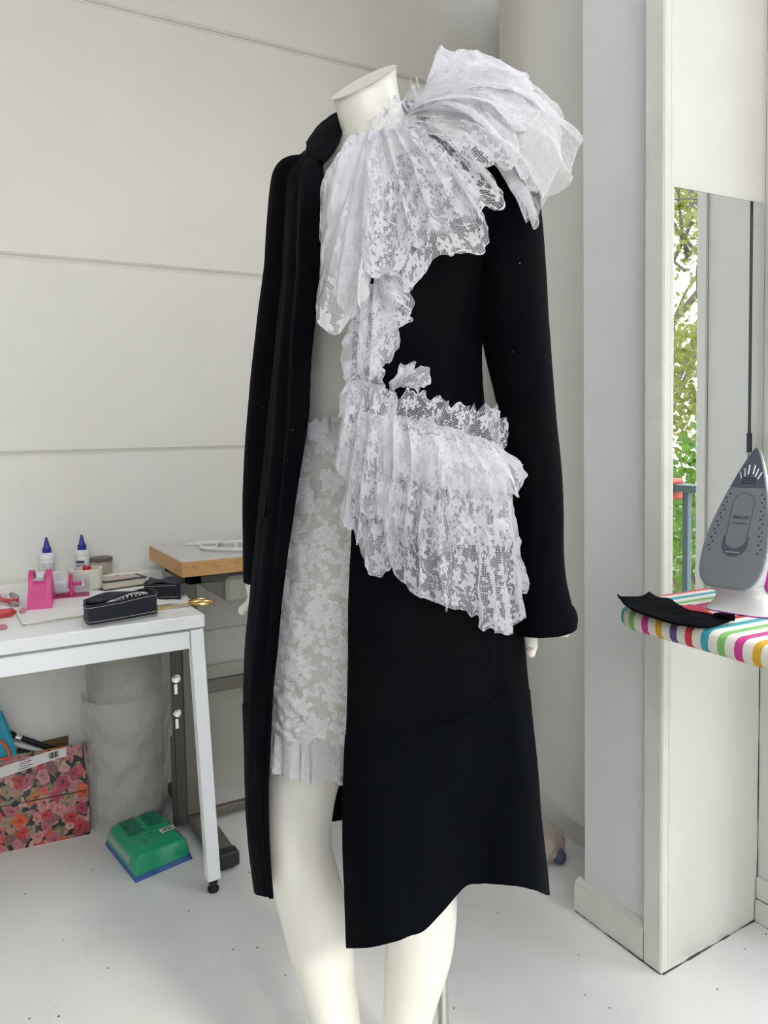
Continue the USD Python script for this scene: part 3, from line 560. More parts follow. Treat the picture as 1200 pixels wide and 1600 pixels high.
ruffle('neck_frill', [(548, 232, 1.085), (562, 216, 1.065), (590, 203, 1.045), (622, 188, 1.05), (645, 165, 1.08), (662, 140, 1.12)], [(552, 206, 1.075), (566, 194, 1.06), (592, 180, 1.045), (612, 156, 1.06), (632, 140, 1.10), (655, 122, 1.14)], 11, .007, 'open_lace', 61, .0, rag=.008, nv=12)
ruffle('neck_frill', [(556, 224, 1.075), (575, 210, 1.055), (600, 200, 1.04), (630, 184, 1.05)], [(562, 236, 1.06), (578, 226, 1.035), (606, 216, 1.02), (640, 200, 1.03)], 7, .006, 'dense_lace', 62, .012, nv=10)
# cascade from chest to waist
ruffle('jabot_ruffle', [(585, 400, 1.01), (578, 450, 1.005), (574, 520, 1.01), (570, 590, 1.02), (572, 640, 1.03)], [(556, 440, 1.0), (548, 490, .995), (537, 530, 1.0), (536, 590, 1.01), (530, 650, 1.02)], 6, .008, 'dense_lace', 63, .012, nv=14)
ruffle('jabot_ruffle', [(588, 400, 1.005), (582, 450, 1.0), (578, 520, 1.005), (576, 590, 1.015), (580, 640, 1.025)], [(640, 440, .985), (638, 500, .98), (603, 522, .985), (596, 560, 1.0), (610, 630, 1.01)], 7, .009, 'floral_lace', 64, .015, nv=14)
ruffle('jabot_ruffle', [(572, 440, 1.005), (590, 445, 1.0), (606, 440, 1.0)], [(556, 560, .99), (575, 600, .985), (600, 570, .985), (622, 530, .985)], 4, .009, 'dense_lace', 65, .02)
ruffle('waist_frill', [(608, 612, 1.015), (622, 606, 1.01), (640, 606, 1.01)], [(618, 592, .99), (636, 572, .985), (664, 574, .985), (673, 602, .985), (650, 618, .985)], 5, .007, 'dense_lace', 66, .012, rag=.008, nv=14, label='small ragged lace knot standing up at the waist')
ruffle('waist_frill', [(594, 656, 1.018), (650, 668, 1.02), (715, 690, 1.038), (786, 716, 1.10)], [(608, 612, 1.0), (655, 618, 1.0), (715, 636, 1.02), (772, 640, 1.08), (786, 664, 1.12)], 12, .007, 'open_lace', 67, .008, rag=.008, nv=14, label='ragged lace frill standing up along the waist')
# peplum
ruffle('peplum_ruffle', [(556, 640, 1.02), (590, 648, 1.015), (625, 655, 1.015)], [(526, 808, 1.01), (552, 832, 1.0), (566, 872, .995), (584, 900, .99), (610, 892, .985), (622, 850, .985)], 6, .009, 'dense_lace', 68, .025)
ruffle('peplum_ruffle', [(545, 592, 1.015), (572, 596, 1.01), (600, 604, 1.005), (622, 620, 1.005)], [(520, 720, .99), (536, 742, .985), (565, 800, .975), (590, 812, .97), (618, 780, .97)], 6, .010, 'floral_lace', 69, .025)
ruffle('peplum_ruffle', [(590, 668, 1.025), (650, 680, 1.02), (720, 694, 1.04), (790, 724, 1.11)], [(598, 848, .985), (625, 902, .98), (655, 932, .98), (700, 952, .985), (742, 962, 1.0), (772, 988, 1.02), (804, 988, 1.06), (806, 900, 1.09)], 13, .010, 'floral_lace', 70, .03, label='long lower lace tier slanting down to the sleeve')
ruffle('peplum_ruffle', [(592, 664, 1.018), (650, 675, 1.012), (720, 690, 1.03), (788, 716, 1.095)], [(585, 800, .97), (630, 845, .965), (690, 862, .97), (745, 850, .99), (800, 860, 1.05)], 12, .010, 'open_lace', 71, .03)
ruffle('peplum_ruffle', [(600, 645, 1.012), (652, 652, 1.005), (720, 672, 1.02), (780, 696, 1.08)], [(598, 762, .965), (640, 748, .955), (700, 774, .96), (760, 778, .985), (806, 776, 1.02), (818, 754, 1.04), (806, 728, 1.06)], 11, .010, 'dense_lace', 72, .035, label='short upper lace tier flaring over the hip')

# ------------------------------------------------------------------ materials of the small things
mat('wood_edge', (.50, .27, .10), .45); mat('grey_laminate', (.56, .55, .53), .35)
usdkit.material(stage, '/World/Looks/beech_edge', {'g': ('geometry', {}), 'm': ('mapping', {'scale': (3, 3, 60)}), 'n': ('noise_texture', {'scale': 6.0, 'detail': 5.0}),
    'r': ('rgb_ramp', {'ramp': [(.3, (.46, .24, .085)), (.7, (.60, .34, .13))]}), 'p': ('principled_bsdf', {'roughness': .42})},
    [('g.position', 'm.vector'), ('m.vector', 'n.vector'), ('n.fac', 'r.fac'), ('r.color', 'p.base_color')], surface='p.BSDF')
mat('machine_grey', (.15, .138, .115), .45, metallic=.3); mat('machine_dark', (.055, .055, .05), .5); mat('machine_box', (.36, .35, .29), .5); mat('chrome', (.75, .74, .70), .18, metallic=1.0)
mat('black_plastic', (.010, .011, .013), .38); mat('rubber', (.012, .012, .012), .7); mat('paper', (.80, .79, .76), .75); mat('paper_edge', (.60, .55, .44), .8); mat('cream_board', (.56, .545, .47), .6)
mat('pink_plastic', (.60, .028, .21), .35); mat('pink_dark', (.33, .015, .10), .4); mat('tape_core', (.70, .70, .72), .3); mat('blue_cap', (.018, .025, .26), .3); mat('bottle_white', (.72, .73, .74), .3)
mat('label_grey', (.50, .52, .54), .5); mat('label_navy', (.03, .04, .14), .5); mat('red_plastic', (.48, .02, .03), .25); mat('red_clear', (.50, .03, .035), .15, alpha=.82); mat('steel_tool', (.30, .30, .31), .35, metallic=.8)
mat('brass', (.78, .56, .22), .22, metallic=1.0); mat('book_cover', (.58, .48, .40), .6); mat('book_border', (.035, .035, .038), .5); mat('denim', (.0075, .0095, .017), .85, sheen_weight=.12, sheen_roughness=.5, sheen_tint=(.5, .55, .8)); mat('stitching', (.42, .38, .28), .7)
mat('jar_glass', (.55, .48, .40), .08, alpha=.55); mat('jar_fill', (.36, .22, .10), .7); mat('jar_lid', (.11, .085, .07), .4); mat('clear_film', (.62, .63, .65), .12, alpha=.7); mat('masking_tape', (.70, .67, .58), .6); mat('frost_plastic', (.55, .55, .54), .25, alpha=.8)
mat('clear_plastic', (.62, .67, .70), .1, alpha=.45); mat('blue_tape', (.02, .14, .55), .4); mat('pink_rubber', (.50, .20, .24), .6); mat('white_plastic', (.72, .71, .69), .35); mat('ink', (.02, .02, .022), .6); mat('ink_faint', (.16, .12, .08), .7)
mat('cyan_bag', (.015, .27, .38), .4); mat('orange_strap', (.60, .09, .03), .5); mat('kraft', (.15, .085, .035), .8); mat('green_wrap', (.010, .30, .15), .22); mat('green_print', (.005, .12, .07), .35); mat('blue_wrap', (.03, .10, .30), .3); mat('window_film', (.20, .34, .27), .15)
mat('canvas', (.42, .36, .29), .85); mat('blue_cloth', (.07, .085, .14), .85); mat('label_white', (.66, .65, .62), .6)

TZ = .737
def tz(x, y, z=TZ): return on(x, y, 2, z)
# ------------------------------------------------------------------ white work table
x1, y0, x0, y1 = .567, 1.955, -.75, 2.515
tb = thing('work_table', 'white painted work table with metal frame, covered in sewing tools', 'table', ((x0 + x1) / 2, 2.2, 0))
obj('tabletop', cbox(x0, x1, y0, y1, TZ - .033, TZ, .003), 'white_lacquer', tb, world=True)
mat('frame_white', (.84, .86, .87), .3)
obj('rail', cbox(x0 + .02, x1 - .040, y0 + .004, y0 + .036, TZ - .085, TZ - .040, .002), 'frame_white', tb, world=True)
obj('rail', cbox(x0 + .02, x1 - .040, y1 - .036, y1 - .004, TZ - .085, TZ - .040, .002), 'frame_white', tb, world=True)
obj('rail', cbox(x1 - .036, x1 - .004, y0 + .04, y1 - .04, TZ - .085, TZ - .040, .002), 'frame_white', tb, world=True)
for lx, ly, dx, dy in ((x1 - .021, y0 + .019, .018, -.022), (x0 + .03, y0 + .019, 0, 0), (x0 + .03, y1 - .02, 0, 0)):
    lg = obj('leg', bar((lx + dx, ly + dy, .035), (lx, ly, TZ - .038), .034, .034, .002, up=(0, 1, 0)), 'frame_white', tb, world=True)
    obj('leveling_foot', T(lathe([(0, 0), (.013, 0), (.015, .004), (.015, .010), (.008, .014), (.009, .020), (.012, .022), (.012, .036), (0, .036)], 14), (lx + dx, ly + dy, 0)), 'rubber', lg, world=True)

# ------------------------------------------------------------------ on the work table
q = [tz(38, 979), tz(280, 945), tz(186, 928), tz(18, 921)]
ps = thing('paper_stack', 'stack of large white paper sheets under the pink tape dispenser', 'paper', q[0] * .5 + q[2] * .5)
def sheet(pts, z0, z1): return T(prism([(p[0], p[1]) for p in pts], z1 - z0), (0, 0, z0))
obj('card', sheet([q[0] + [.004, .006, 0], q[1] + [-.02, .008, 0], q[2], q[3] + [.05, 0, 0]], TZ, TZ + .005), 'paper_edge', ps, world=True, label='thick beige backing card at the bottom')
for k, (a, dx) in enumerate(((.0, 0), (.05, -.012), (.10, -.02))):
    c = q[0]; R = np.array([[math.cos(a), -math.sin(a), 0], [math.sin(a), math.cos(a), 0], [0, 0, 1]])
    obj('sheet', sheet([c + R @ (p - c) + [dx * 0, 0, 0] for p in (q[0] - [.004, 0, 0], q[1] * .75 + q[0] * .25 if k else q[1], q[2] * .8 + q[3] * .2, q[3] + [.03, 0, 0])], TZ + .0072 - k * .001, TZ + .008 - k * .001), 'paper', ps, world=True)
PZ = TZ + .0082
# pink tape dispenser, its front towards the room
p = (tz(46, 950, PZ) + tz(81, 947, PZ)) / 2; p[2] = PZ
td = thing('tape_dispenser', 'small hot pink desk tape dispenser standing on the paper stack', 'tape dispenser', p, -.20)
side = [(-.020, 0), (.110, 0), (.112, .012), (.085, .060), (.050, .094), (.016, .098), (.004, .088), (-.004, .074)]
def sideprism(poly, w, cx=0): v, f = prism(poly, w); return np.stack([cx + v[:, 2] - w / 2, v[:, 0], v[:, 1]], 1), f
obj('body', cat(sideprism(side, .012, -.0215), sideprism(side, .012, .0215), sideprism([(-.020, 0), (.110, 0), (.110, .012), (-.006, .074), (-.012, .064)], .031)), 'pink_plastic', td, smooth=20)
obj('front_flare', hull([(sx * a, y, z) for sx in (-1, 1) for a, y, z in ((.032, -.026, 0), (.026, .0, .074), (.030, -.022, .004), (.030, .01, 0))]), 'pink_plastic', td)
obj('tape_roll', T(lathe([(.013, -.009), (.034, -.009), (.034, .009), (.013, .009), (.013, -.009)], 28), (0, .040, .056), ry=math.pi / 2), 'tape_core', td)
obj('cutter', cbox(-.013, .013, -.010, .002, .072, .080, .001), 'chrome', td)
# packing tape gun
p = (tz(82, 934, PZ) + tz(128, 932, PZ)) / 2; p[2] = PZ
pg = thing('packing_tape_dispenser', 'hand held packing tape dispenser with clear film roll and pink bracket', 'tape dispenser', p, -.12)
obj('tape_roll', T(lathe([(.018, -.027), (.034, -.027), (.034, .027), (.018, .027), (.018, -.027)], 32), (-.026, .02, .040), rx=0, ry=math.pi / 2), 'clear_film', pg)
obj('base_bar', cat(cbox(-.056, .060, -.010, .030, .0, .005, .002), cbox(-.030, .02, -.004, .026, .005, .012, .002)), 'pink_dark', pg)
obj('bracket', cat(cbox(.006, .017, -.010, .034, .004, .064, .003), cbox(.017, .040, .006, .014, .030, .040, .002)), 'pink_plastic', pg)
obj('blade', cbox(.038, .050, .0, .012, .026, .046, .001), 'chrome', pg)
obj('side_plate', cbox(.020, .058, .026, .030, .006, .056, .001), 'frost_plastic', pg)
# wide roll of tape lying flat
p = (tz(108, 925, PZ) + tz(158, 922, PZ)) / 2 + np.array([.012, .048, 0]); p[2] = PZ
mr = thing('tape_roll', 'wide cream roll of masking tape lying flat beside the clear tape', 'tape', p)
obj('tape', lathe([(.037, 0), (.046, 0), (.047, .002), (.047, .058), (.046, .060), (.038, .060), (.037, .058), (.037, 0)], 40), 'masking_tape', mr)
rc = obj('marker_cap', T(lathe([(0, 0), (.011, 0), (.012, .004), (.012, .062), (.010, .066), (0, .067)], 20), p + [.004, .012, .0]), 'red_plastic'); tag(rc, 'red plastic cap standing inside the masking tape roll', 'cap')
# pink notebook behind the film
p = tz(95, 905, PZ)
pn = obj('sticky_note_pad', T(cbox(-.045, .03, -.03, .03, 0, .030, .002), (p[0], p[1] + .02, TZ), rz=.2), 'pink_rubber'); tag(pn, 'pale pink note pad behind the packing tape', 'note pad')
# glue bottles on the ledge
def bottle(px_, label, tall=1.0):
    p = on(px_, 900, 1, 2.568); p[2] = .768
    b = thing('glue_bottle', label, 'glue bottle', p, group=None)
    obj('bottle', lathe([(0, 0), (.019, 0), (.0215, .003), (.0215, .052), (.0205, .058), (.020, .060), (.0215, .063), (.0205, .072), (.015, .079), (.010, .081), (0, .081)], 32), 'bottle_white', b)
    c = obj('cap', lathe([(0, .080), (.0125, .080), (.0130, .082), (.0130, .095), (.011, .0965), (0, .0965)], 24), 'blue_cap', b)
    obj('nozzle', lathe([(0, .096), (.0095, .096), (.0085, .102), (.0062, .112), (.0035, .124), (.0022, .127), (0, .1275)], 20), 'blue_cap', c)
    return b
b1 = bottle(75, 'white glue bottle with blue nozzle directly behind the pink tape dispenser')
a = np.linspace(-2.6, -.55, 18)
def wrap(r, z0, z1, a): P = np.stack([np.c_[r * np.cos(a), r * np.sin(a), np.full_like(a, z)] for z in (z0, z1)]); return slab(P, .0006)
obj('label', wrap(.0221, .006, .050, a), 'label_grey', b1)
b2 = bottle(130, 'white glue bottle with navy printed label beside the glass jar')
obj('label', wrap(.0221, .010, .048, np.linspace(-2.7, -1.5, 14)), 'label_navy', b2)
obj('label_panel', wrap(.0226, .012, .026, np.linspace(-2.5, -1.75, 10)), 'label_white', b2)
obj('label_panel', wrap(.0226, .034, .040, np.linspace(-2.6, -1.6, 10)), 'label_grey', b2)
p = on(159, 893, 1, 2.565); p[2] = .768
jr = thing('glass_jar', 'small round glass jar of brown pins with a dark lid', 'jar', p)
obj('jar_body', lathe([(0, 0), (.030, 0), (.033, .003), (.033, .036), (.030, .040), (.028, .040), (.030, .036), (.030, .004), (0, .004)], 36), 'jar_glass', jr)
obj('contents', lathe([(0, .005), (.0285, .005), (.0285, .026), (.02, .030), (0, .028)], 28), 'jar_fill', jr)
obj('lid', lathe([(0, .052), (.030, .052), (.034, .050), (.0345, .040), (.032, .039), (0, .039)], 36), 'jar_lid', jr)
# sketch book
a, b, c = on(230, 901, 2, TZ + .026), on(183, 910, 2, TZ + .026), on(198, 890, 2, TZ + .026)
u = (b - a); L1 = .135; u = np.array([-.985, -.17, 0]); w = np.array([-.17, .985, 0])
o = a.copy(); o[2] = TZ
bk = thing('book', 'thick hardback book with beige cover and black border lying at the back', 'book', o)
ub = np.array([u, w])
def bbox(l0, l1, m0, m1, z0, z1, cc=.001): return place(cbox(l0, l1, m0, m1, z0, z1, cc), o, u, w, np.array([0, 0, 1.]))
obj('pages', bbox(.002, L1 - .002, .003, .150, .003, .023), 'paper_edge', bk, world=True)
obj('cover', bbox(0, L1, 0, .152, .023, .026), 'book_border', bk, world=True); obj('cover', bbox(0, L1, 0, .152, 0, .003), 'book_border', bk, world=True)
obj('cover_panel', bbox(.014, L1 - .012, .018, .140, .0255, .0268), 'book_cover', bk, world=True)
obj('emblem', bbox(.060, .072, .075, .082, .0266, .0272, .0002), 'ink_faint', bk, world=True)
# denim pieces: strips standing on edge in flat loops
def loop_strip(name, label, pts, z0, h, th, seed, mt='denim', close=True):
    p = smoothpath(pts + [pts[0]] if close else pts, 120)
    cen = p.mean(0); t = thing(name, label, 'denim piece', (cen[0], cen[1], z0)); nr = np.random.default_rng(seed)
    z = np.linspace(0, 1, 9)
    P = np.stack([np.c_[p[:, 0], p[:, 1], np.full(len(p), z0)] + np.array([0, 0, h]) * k for k in z])
    n = meshkit.fbm(P * 22, 3, seed) - .5; N = gnormals(P); P = P + N * (n * .016 * (.3 + z[:, None]))[..., None]; P[..., 2] += (meshkit.noise(P * 14, seed + 1) - .5) * .010 * z[:, None]
    obj('band', slab(P, th), mt, t, world=True, smooth=50)
    for zz in (1, 7):
        obj('stitch_line', tube(P[zz] + N[zz] * .0012 * s_out(P, N), .0007, 4), 'stitching', t, world=True)
    return t, P
def s_out(P, N): return 1.0 if ((P - P.mean((0, 1))) * N)[..., :2].sum() > 0 else -1.0
dl, dr = tz(139, 977, PZ), tz(246, 959, PZ)
f = lambda k, off: list(dl * (1 - k) + dr * k + np.array([.02, .985, 0]) * off)
loopA = [f(0, 0), f(.3, -.002), f(.7, .002), f(1.0, .010), f(1.04, .05), f(.95, .088), f(.6, .075), f(.3, .095), f(-.01, .085), f(-.03, .03)]
dA, PA = loop_strip('denim_band', 'dark denim band with white lace inside, folded at the front table edge', loopA, PZ, .050, .004, 3)
lc = smoothpath([list(np.array(f(k, o_)) + [0, 0, z_]) for k, o_, z_ in ((.25, .03, .034), (.4, .045, .042), (.52, .050, .046), (.66, .045, .052), (.8, .040, .051), (.92, .045, .046))], 60)
LP = np.stack([lc + np.array([0, -.016, -.006]) * (k - .5) + np.array([0, 0, .004]) * np.sin(np.arange(60) * 1.3)[:, None] * k for k in np.linspace(0, 1, 6)])
obj('lace_strip', (LP.reshape(-1, 3), gridfaces(6, 60)), 'dense_lace', dA, uv=surfuv(LP), world=True, label='crumpled white lace strip inside the band')
# the flap of denim that closes the loop
fl_ = np.stack([[np.array(f(k, o_)) + [0, 0, .047 + .006 * math.sin(k * 7 + o_ * 60)] for k in np.linspace(0, .86, 24)] for o_ in np.linspace(.050, .090, 8)])
obj('flap', slab(fl_[::-1], .004), 'denim', dA, world=True, smooth=50)
el, er = tz(243, 938), tz(301, 935)
g_ = lambda k, off: list(el * (1 - k) + er * k + np.array([.30, .95, 0]) * off)
loopB = [g_(0, 0), g_(.5, -.002), g_(1.0, 0), g_(1.06, .03), g_(.9, .075), g_(.45, .085), g_(-.2, .06), g_(-.3, .02)]
for q_ in loopB: q_[0] = min(q_[0], .557)
dB, PB = loop_strip('denim_band', 'smaller dark denim band lying behind the gold scissors', loopB, TZ + .002, .044, .004, 11)
fl_ = np.stack([[np.array(g_(k, o_)) + [0, 0, .045 + .004 * math.sin(k * 9 + o_ * 50)] for k in np.linspace(-.2, 1.0, 18)] for o_ in np.linspace(.004, .078, 8)])
fl_[..., 0] = np.minimum(fl_[..., 0], .566); obj('flap', slab(fl_[::-1], .004), 'denim', dB, world=True, smooth=50)
# white pattern sheet and gold scissors
a, b, c, d = tz(246, 961), tz(305, 938), tz(290, 930), tz(235, 945)
pt = obj('pattern_paper', T(prism([(p_[0], p_[1]) for p_ in (a, b * .9 + a * .1, c, d)], .0012), (0, 0, TZ + .0002)), 'paper'); tag(pt, 'loose white pattern paper under the gold scissors', 'paper')
s0 = tz(296, 947); s0[2] = TZ + .004
sc = thing('scissors', 'gold handled scissors lying on the corner of the white table', 'scissors', s0, .10)
def ringpath(cx, cy, rx, ry, n=36): a_ = np.linspace(0, 2 * np.pi, n); return np.c_[cx + rx * np.cos(a_), cy + ry * np.sin(a_), np.zeros(n)]
obj('handle', T(tube(ringpath(.032, .014, .026, .013), .0042, 8, caps=False), (0, 0, .004)), 'brass', sc)
obj('handle', T(tube(ringpath(.036, -.014, .026, .013), .0042, 8, caps=False), (0, 0, .002)), 'brass', sc)
obj('blade', T(prism([(.01, .010), (.01, .004), (-.09, -.006), (-.092, -.003), (-.03, .008)], .002), (0, 0, .0)), 'brass', sc)
obj('blade', T(prism([(.01, -.010), (.01, -.002), (-.09, .004), (-.092, .001), (-.03, -.006)], .002), (0, 0, .0022)), 'brass', sc)
obj('pivot_screw', T(lathe([(0, 0), (.004, 0), (.004, .002), (0, .003)], 14), (-.012, 0, .003)), 'chrome', sc)
# left edge: cutter, pliers, eraser, ruler
p = tz(12, 965); p[2] = TZ + .004
rk = thing('utility_knife', 'red translucent plastic cutter lying at the left table edge', 'knife', p, .05)
obj('handle', T(trimesh.creation.capsule(.05, .0115, [16, 16]).apply_scale([1.0, .8, 1.0]), (-.018, 0, .0085), ry=math.pi / 2), 'red_clear', rk)
obj('handle_insert', cbox(-.012, .022, -.004, .004, .005, .013, .002), 'red_plastic', rk)
obj('tip_cap', T(trimesh.creation.icosphere(2, .0085), (.036, 0, .0085)), 'pink_rubber', rk)
p0, p1 = tz(-14, 918, TZ), tz(28, 952, TZ); p0[2] = p1[2] = TZ + .012
pl = thing('pliers', 'grey steel pliers with red grips beside the paper stack', 'pliers', p1)
d = (p0 - p1) / np.linalg.norm(p0 - p1); sx = np.array([-d[1], d[0], 0])
obj('jaw', cat(bar(p1, p1 + d * .05, .010, .009, .002), bar(p1 + d * .0 + sx * .006, p1 + d * .05 + sx * .008, .006, .009, .002)), 'steel_tool', pl, world=True)
obj('pivot', T(lathe([(0, -.006), (.013, -.006), (.014, 0), (.013, .008), (0, .009)], 20), p1 + d * .058), 'red_plastic', pl, world=True)
for s_ in (-1, 1): obj('grip', tube(smoothpath([p1 + d * .06 + sx * .004 * s_, p1 + d * .10 + sx * .017 * s_, p1 + d * .17 + sx * .016 * s_], 16), .0065, 10), 'steel_tool' if s_ < 0 else 'red_plastic', pl, world=True)
p = tz(3, 983); e_ = obj('eraser', T(cbox(-.02, .011, -.010, .010, 0, .010, .003), (p[0], p[1], TZ), rz=.2), 'pink_rubber'); tag(e_, 'small worn pink eraser near the left table front edge', 'eraser')
p0, p1 = tz(-20, 914), tz(47, 908); rl = thing('ruler', 'clear plastic ruler with blue taped end behind the paper sheets', 'ruler', p1)
obj('ruler_blade', bar(p0 + [0, 0, .012], p1 + [0, 0, .012], .004, .026, .001), 'clear_plastic', rl, world=True)
obj('tape_end', bar(tz(-8, 913) + [0, -.003, .012], tz(5, 912) + [0, -.003, .012], .008, .027, .001), 'blue_tape', rl, world=True)

# ------------------------------------------------------------------ sewing machine table
sx0, sy0, sz1 = .574, 2.185, .84
st = thing('sewing_table', 'grey topped sewing machine table with beech edge and steel T legs', 'table', (.95, 2.36, 0))
obj('table_top', cbox(sx0 + .0015, 1.50, sy0 + .0015, 2.575, sz1 - .036, sz1, .001), 'grey_laminate', st, world=True)
obj('front_edging', cbox(sx0, 1.50, sy0 - .004, sy0 + .003, sz1 - .044, sz1 - .001, .001), 'beech_edge', st, world=True, label='beech front edge printed with a measuring scale')
obj('side_edging', cbox(sx0 - .004, sx0 + .003, sy0 - .004, 2.578, sz1 - .044, sz1 - .001, .001), 'wood_edge', st, world=True, label='brown wooden side edge')
ms = []
for k in range(40):
    X = sx0 + .030 + k * .0125; big = k % 5 == 0
    ms.append(cbox(X, X + .0011, sy0 - .0046, sy0 - .0038, sz1 - (.020 if big else .014), sz1 - .008, .0001))
for k, s_ in enumerate(('1', '2', '3', '4', '5', '6', '7')): ms.append(place(meshkit.text_mesh(s_, .0075, .0005), (sx0 + .030 + k * .0625 + .003, sy0 - .0038, sz1 - .022), (1, 0, 0), (0, 0, 1)))
tag(obj('scale_marking', cat(*ms), 'ink_faint', st, smooth=False, world=True, label='printed ruler scale on the front edge'), kind='stuff')
obj('under_frame', cat(cbox(sx0 + .03, 1.45, 2.24, 2.28, .762, .80, .002), cbox(sx0 + .03, 1.45, 2.48, 2.52, .762, .80, .002), cbox(sx0 + .03, sx0 + .07, 2.24, 2.52, .762, .80, .002)), 'machine_dark', st, world=True)
obj('drawer_box', cbox(.715, .98, 2.23, 2.47, .695, .775, .010), 'machine_box', st, world=True, label='drab olive grey drawer box hung under the top')
obj('drip_pan', hull([(.636, 2.25, .775), (.636, 2.45, .775), (.72, 2.25, .775), (.72, 2.45, .775), (.64, 2.25, .758), (.72, 2.25, .70), (.72, 2.45, .70), (.64, 2.45, .758)]), 'machine_grey', st, world=True)
obj('column', cbox(.588, .640, 2.285, 2.335, .05, .765, .004), 'machine_grey', st, world=True)
sl_ = obj('column_bracket', cat(cbox(.556, .588, 2.28, 2.30, .03, .645, .003), cbox(.550, .556, 2.275, 2.305, .03, .30, .002)), 'machine_dark', st, world=True)
for zb in (.479, .375):
    bo = cat(T(lathe([(0, 0), (.013, 0), (.013, .004), (.009, .005), (.009, .012), (0, .013)], 6 if zb < .4 else 18), (.568, 2.28, zb), rx=math.pi / 2), cbox(.560, .570, 2.272, 2.280, zb - .045, zb - .014, .001))
    obj('bolt', bo, 'chrome', sl_, world=True)
obj('foot', cat(cbox(.594, .658, 2.045, 2.56, .012, .046, .006)), 'machine_grey', st, world=True)
obj('foot_cap', cbox(.591, .661, 2.018, 2.060, .008, .050, .005), 'black_plastic', st, world=True)
obj('foot_pad', cbox(.603, .648, 2.03, 2.07, 0, .009, .002), 'rubber', st, world=True); obj('foot_pad', cbox(.603, .648, 2.50, 2.54, 0, .013, .002), 'rubber', st, world=True)
obj('crossbar', cbox(.640, 1.40, 2.30, 2.325, .408, .447, .003), 'machine_grey', st, world=True)
obj('crossbar', cbox(.648, 1.40, 2.31, 2.335, .012, .040, .003), 'machine_grey', st, world=True)
obj('column', cbox(1.36, 1.41, 2.285, 2.335, .05, .765, .004), 'machine_grey', st, world=True)
obj('foot', cbox(1.35, 1.42, 2.30, 2.56, .0, .046, .006), 'machine_grey', st, world=True)
bd = obj('pattern_board', hull([(.668, 2.585, .0), (1.15, 2.585, .0), (.690, 2.612, .40), (1.15, 2.612, .40), (.668, 2.580, .0), (1.15, 2.580, .0), (.690, 2.606, .40), (1.15, 2.606, .40)]), 'cream_board')
tag(bd, 'cream pattern board leaning on the wall behind the sewing table legs', 'board')
# white plastic clamp tool on the sewing table
z_ = sz1 + .008
wt = thing('hanger_clip', 'white plastic clip hanger lying on the grey sewing table top', 'hanger', on(335, 852, 2, sz1))
obj('bar', tube(smoothpath([on(x_, y_, 2, z_) for x_, y_ in ((288, 851), (296, 850), (318, 848), (342, 847), (350, 848), (362, 847), (378, 846), (400, 845))], 40), np.interp(np.linspace(0, 1, 40), [0, .06, .12, .5, .55, 1], [.002, .003, .008, .008, .006, .007]), 10), 'white_plastic', wt, world=True)
obj('bar', tube(smoothpath([on(x_, y_, 2, z_) for x_, y_ in ((313, 853), (318, 856), (340, 858), (362, 859), (378, 859), (400, 858))], 30), .0055, 10), 'white_plastic', wt, world=True)
for xa_, xb_ in ((334, 342), (366, 372), (372, 366)): obj('strut', tube(np.array([on(xa_, 857.5, 2, z_), on(xb_, 848, 2, z_)]), .0035, 8), 'white_plastic', wt, world=True)

# ------------------------------------------------------------------ on the floor
# floral box: pansies and roses in reds and pinks over dark leaves
N = {'g': ('geometry', {}), 'n': ('noise_texture', {'scale': 30.0, 'detail': 4.0}), 'ms': ('mix_vector', {'fac': .035}), 'mp': ('mapping', {'rotation': (1.5708, 0, 0), 'scale': (1, 1, 1)})}
L = [('g.position', 'n.vector'), ('g.position', 'ms.a'), ('n.color', 'ms.b'), ('ms.result', 'mp.vector')]
flower_nodes(N, L, 'mp.vector', 'f', 24, 5, .40, .055, 1.0)
flower_nodes(N, L, 'mp.vector', 'g', 33, 3, .44, .10, 1.0, (.13, .37, 0))
N.update({'lv': ('voronoi_texture', {'scale': 62.0, 'randomness': 1.0}), 'lr': ('rgb_ramp', {'interpolate': False, 'ramp': [(0, (.012, .014, .016)), (.30, (.16, .13, .07)), (.52, (.26, .20, .13)), (.72, (.03, .03, .035)), (.82, (.34, .20, .15))]}), 'lw': ('white_noise_texture', {'dimensions': '3D'}),
          'fcw': ('white_noise_texture', {'dimensions': '2D'}), 'fr_': ('rgb_ramp', {'interpolate': False, 'ramp': [(0, (.50, .05, .05)), (.22, (.42, .13, .16)), (.4, (.52, .25, .23)), (.55, (.60, .10, .03)), (.68, (.36, .05, .09)), (.82, (.55, .22, .25)), (.93, (.40, .17, .03))]}),
          'gr_': ('rgb_ramp', {'interpolate': False, 'ramp': [(0, (.44, .16, .17)), (.3, (.30, .22, .14)), (.5, (.55, .08, .07)), (.7, (.48, .30, .26)), (.85, (.22, .09, .10))]}), 'gcw': ('white_noise_texture', {'dimensions': '2D'}),
          'm1': ('mix_color', {}), 'm2': ('mix_color', {}), 'sh': ('rgb_ramp', {'ramp': [(0, (.12, .09, .09)), (.05, (.16, .12, .12)), (.11, (.9, .8, .8)), (.20, (.62, .55, .55)), (.27, (1.05, 1, 1)), (.36, (.7, .62, .62)), (.46, (1.1, 1.05, 1.05))]}), 'm3': ('mix_color', {'blend_type': 'multiply', 'fac': 1.0}),
          'sh2': ('rgb_ramp', {'ramp': [(0, (.6, .6, .6)), (.3, (1, 1, 1)), (.5, (.7, .7, .7))]}), 'm4': ('mix_color', {'blend_type': 'multiply', 'fac': 1.0}), 'p': ('principled_bsdf', {'roughness': .5})})
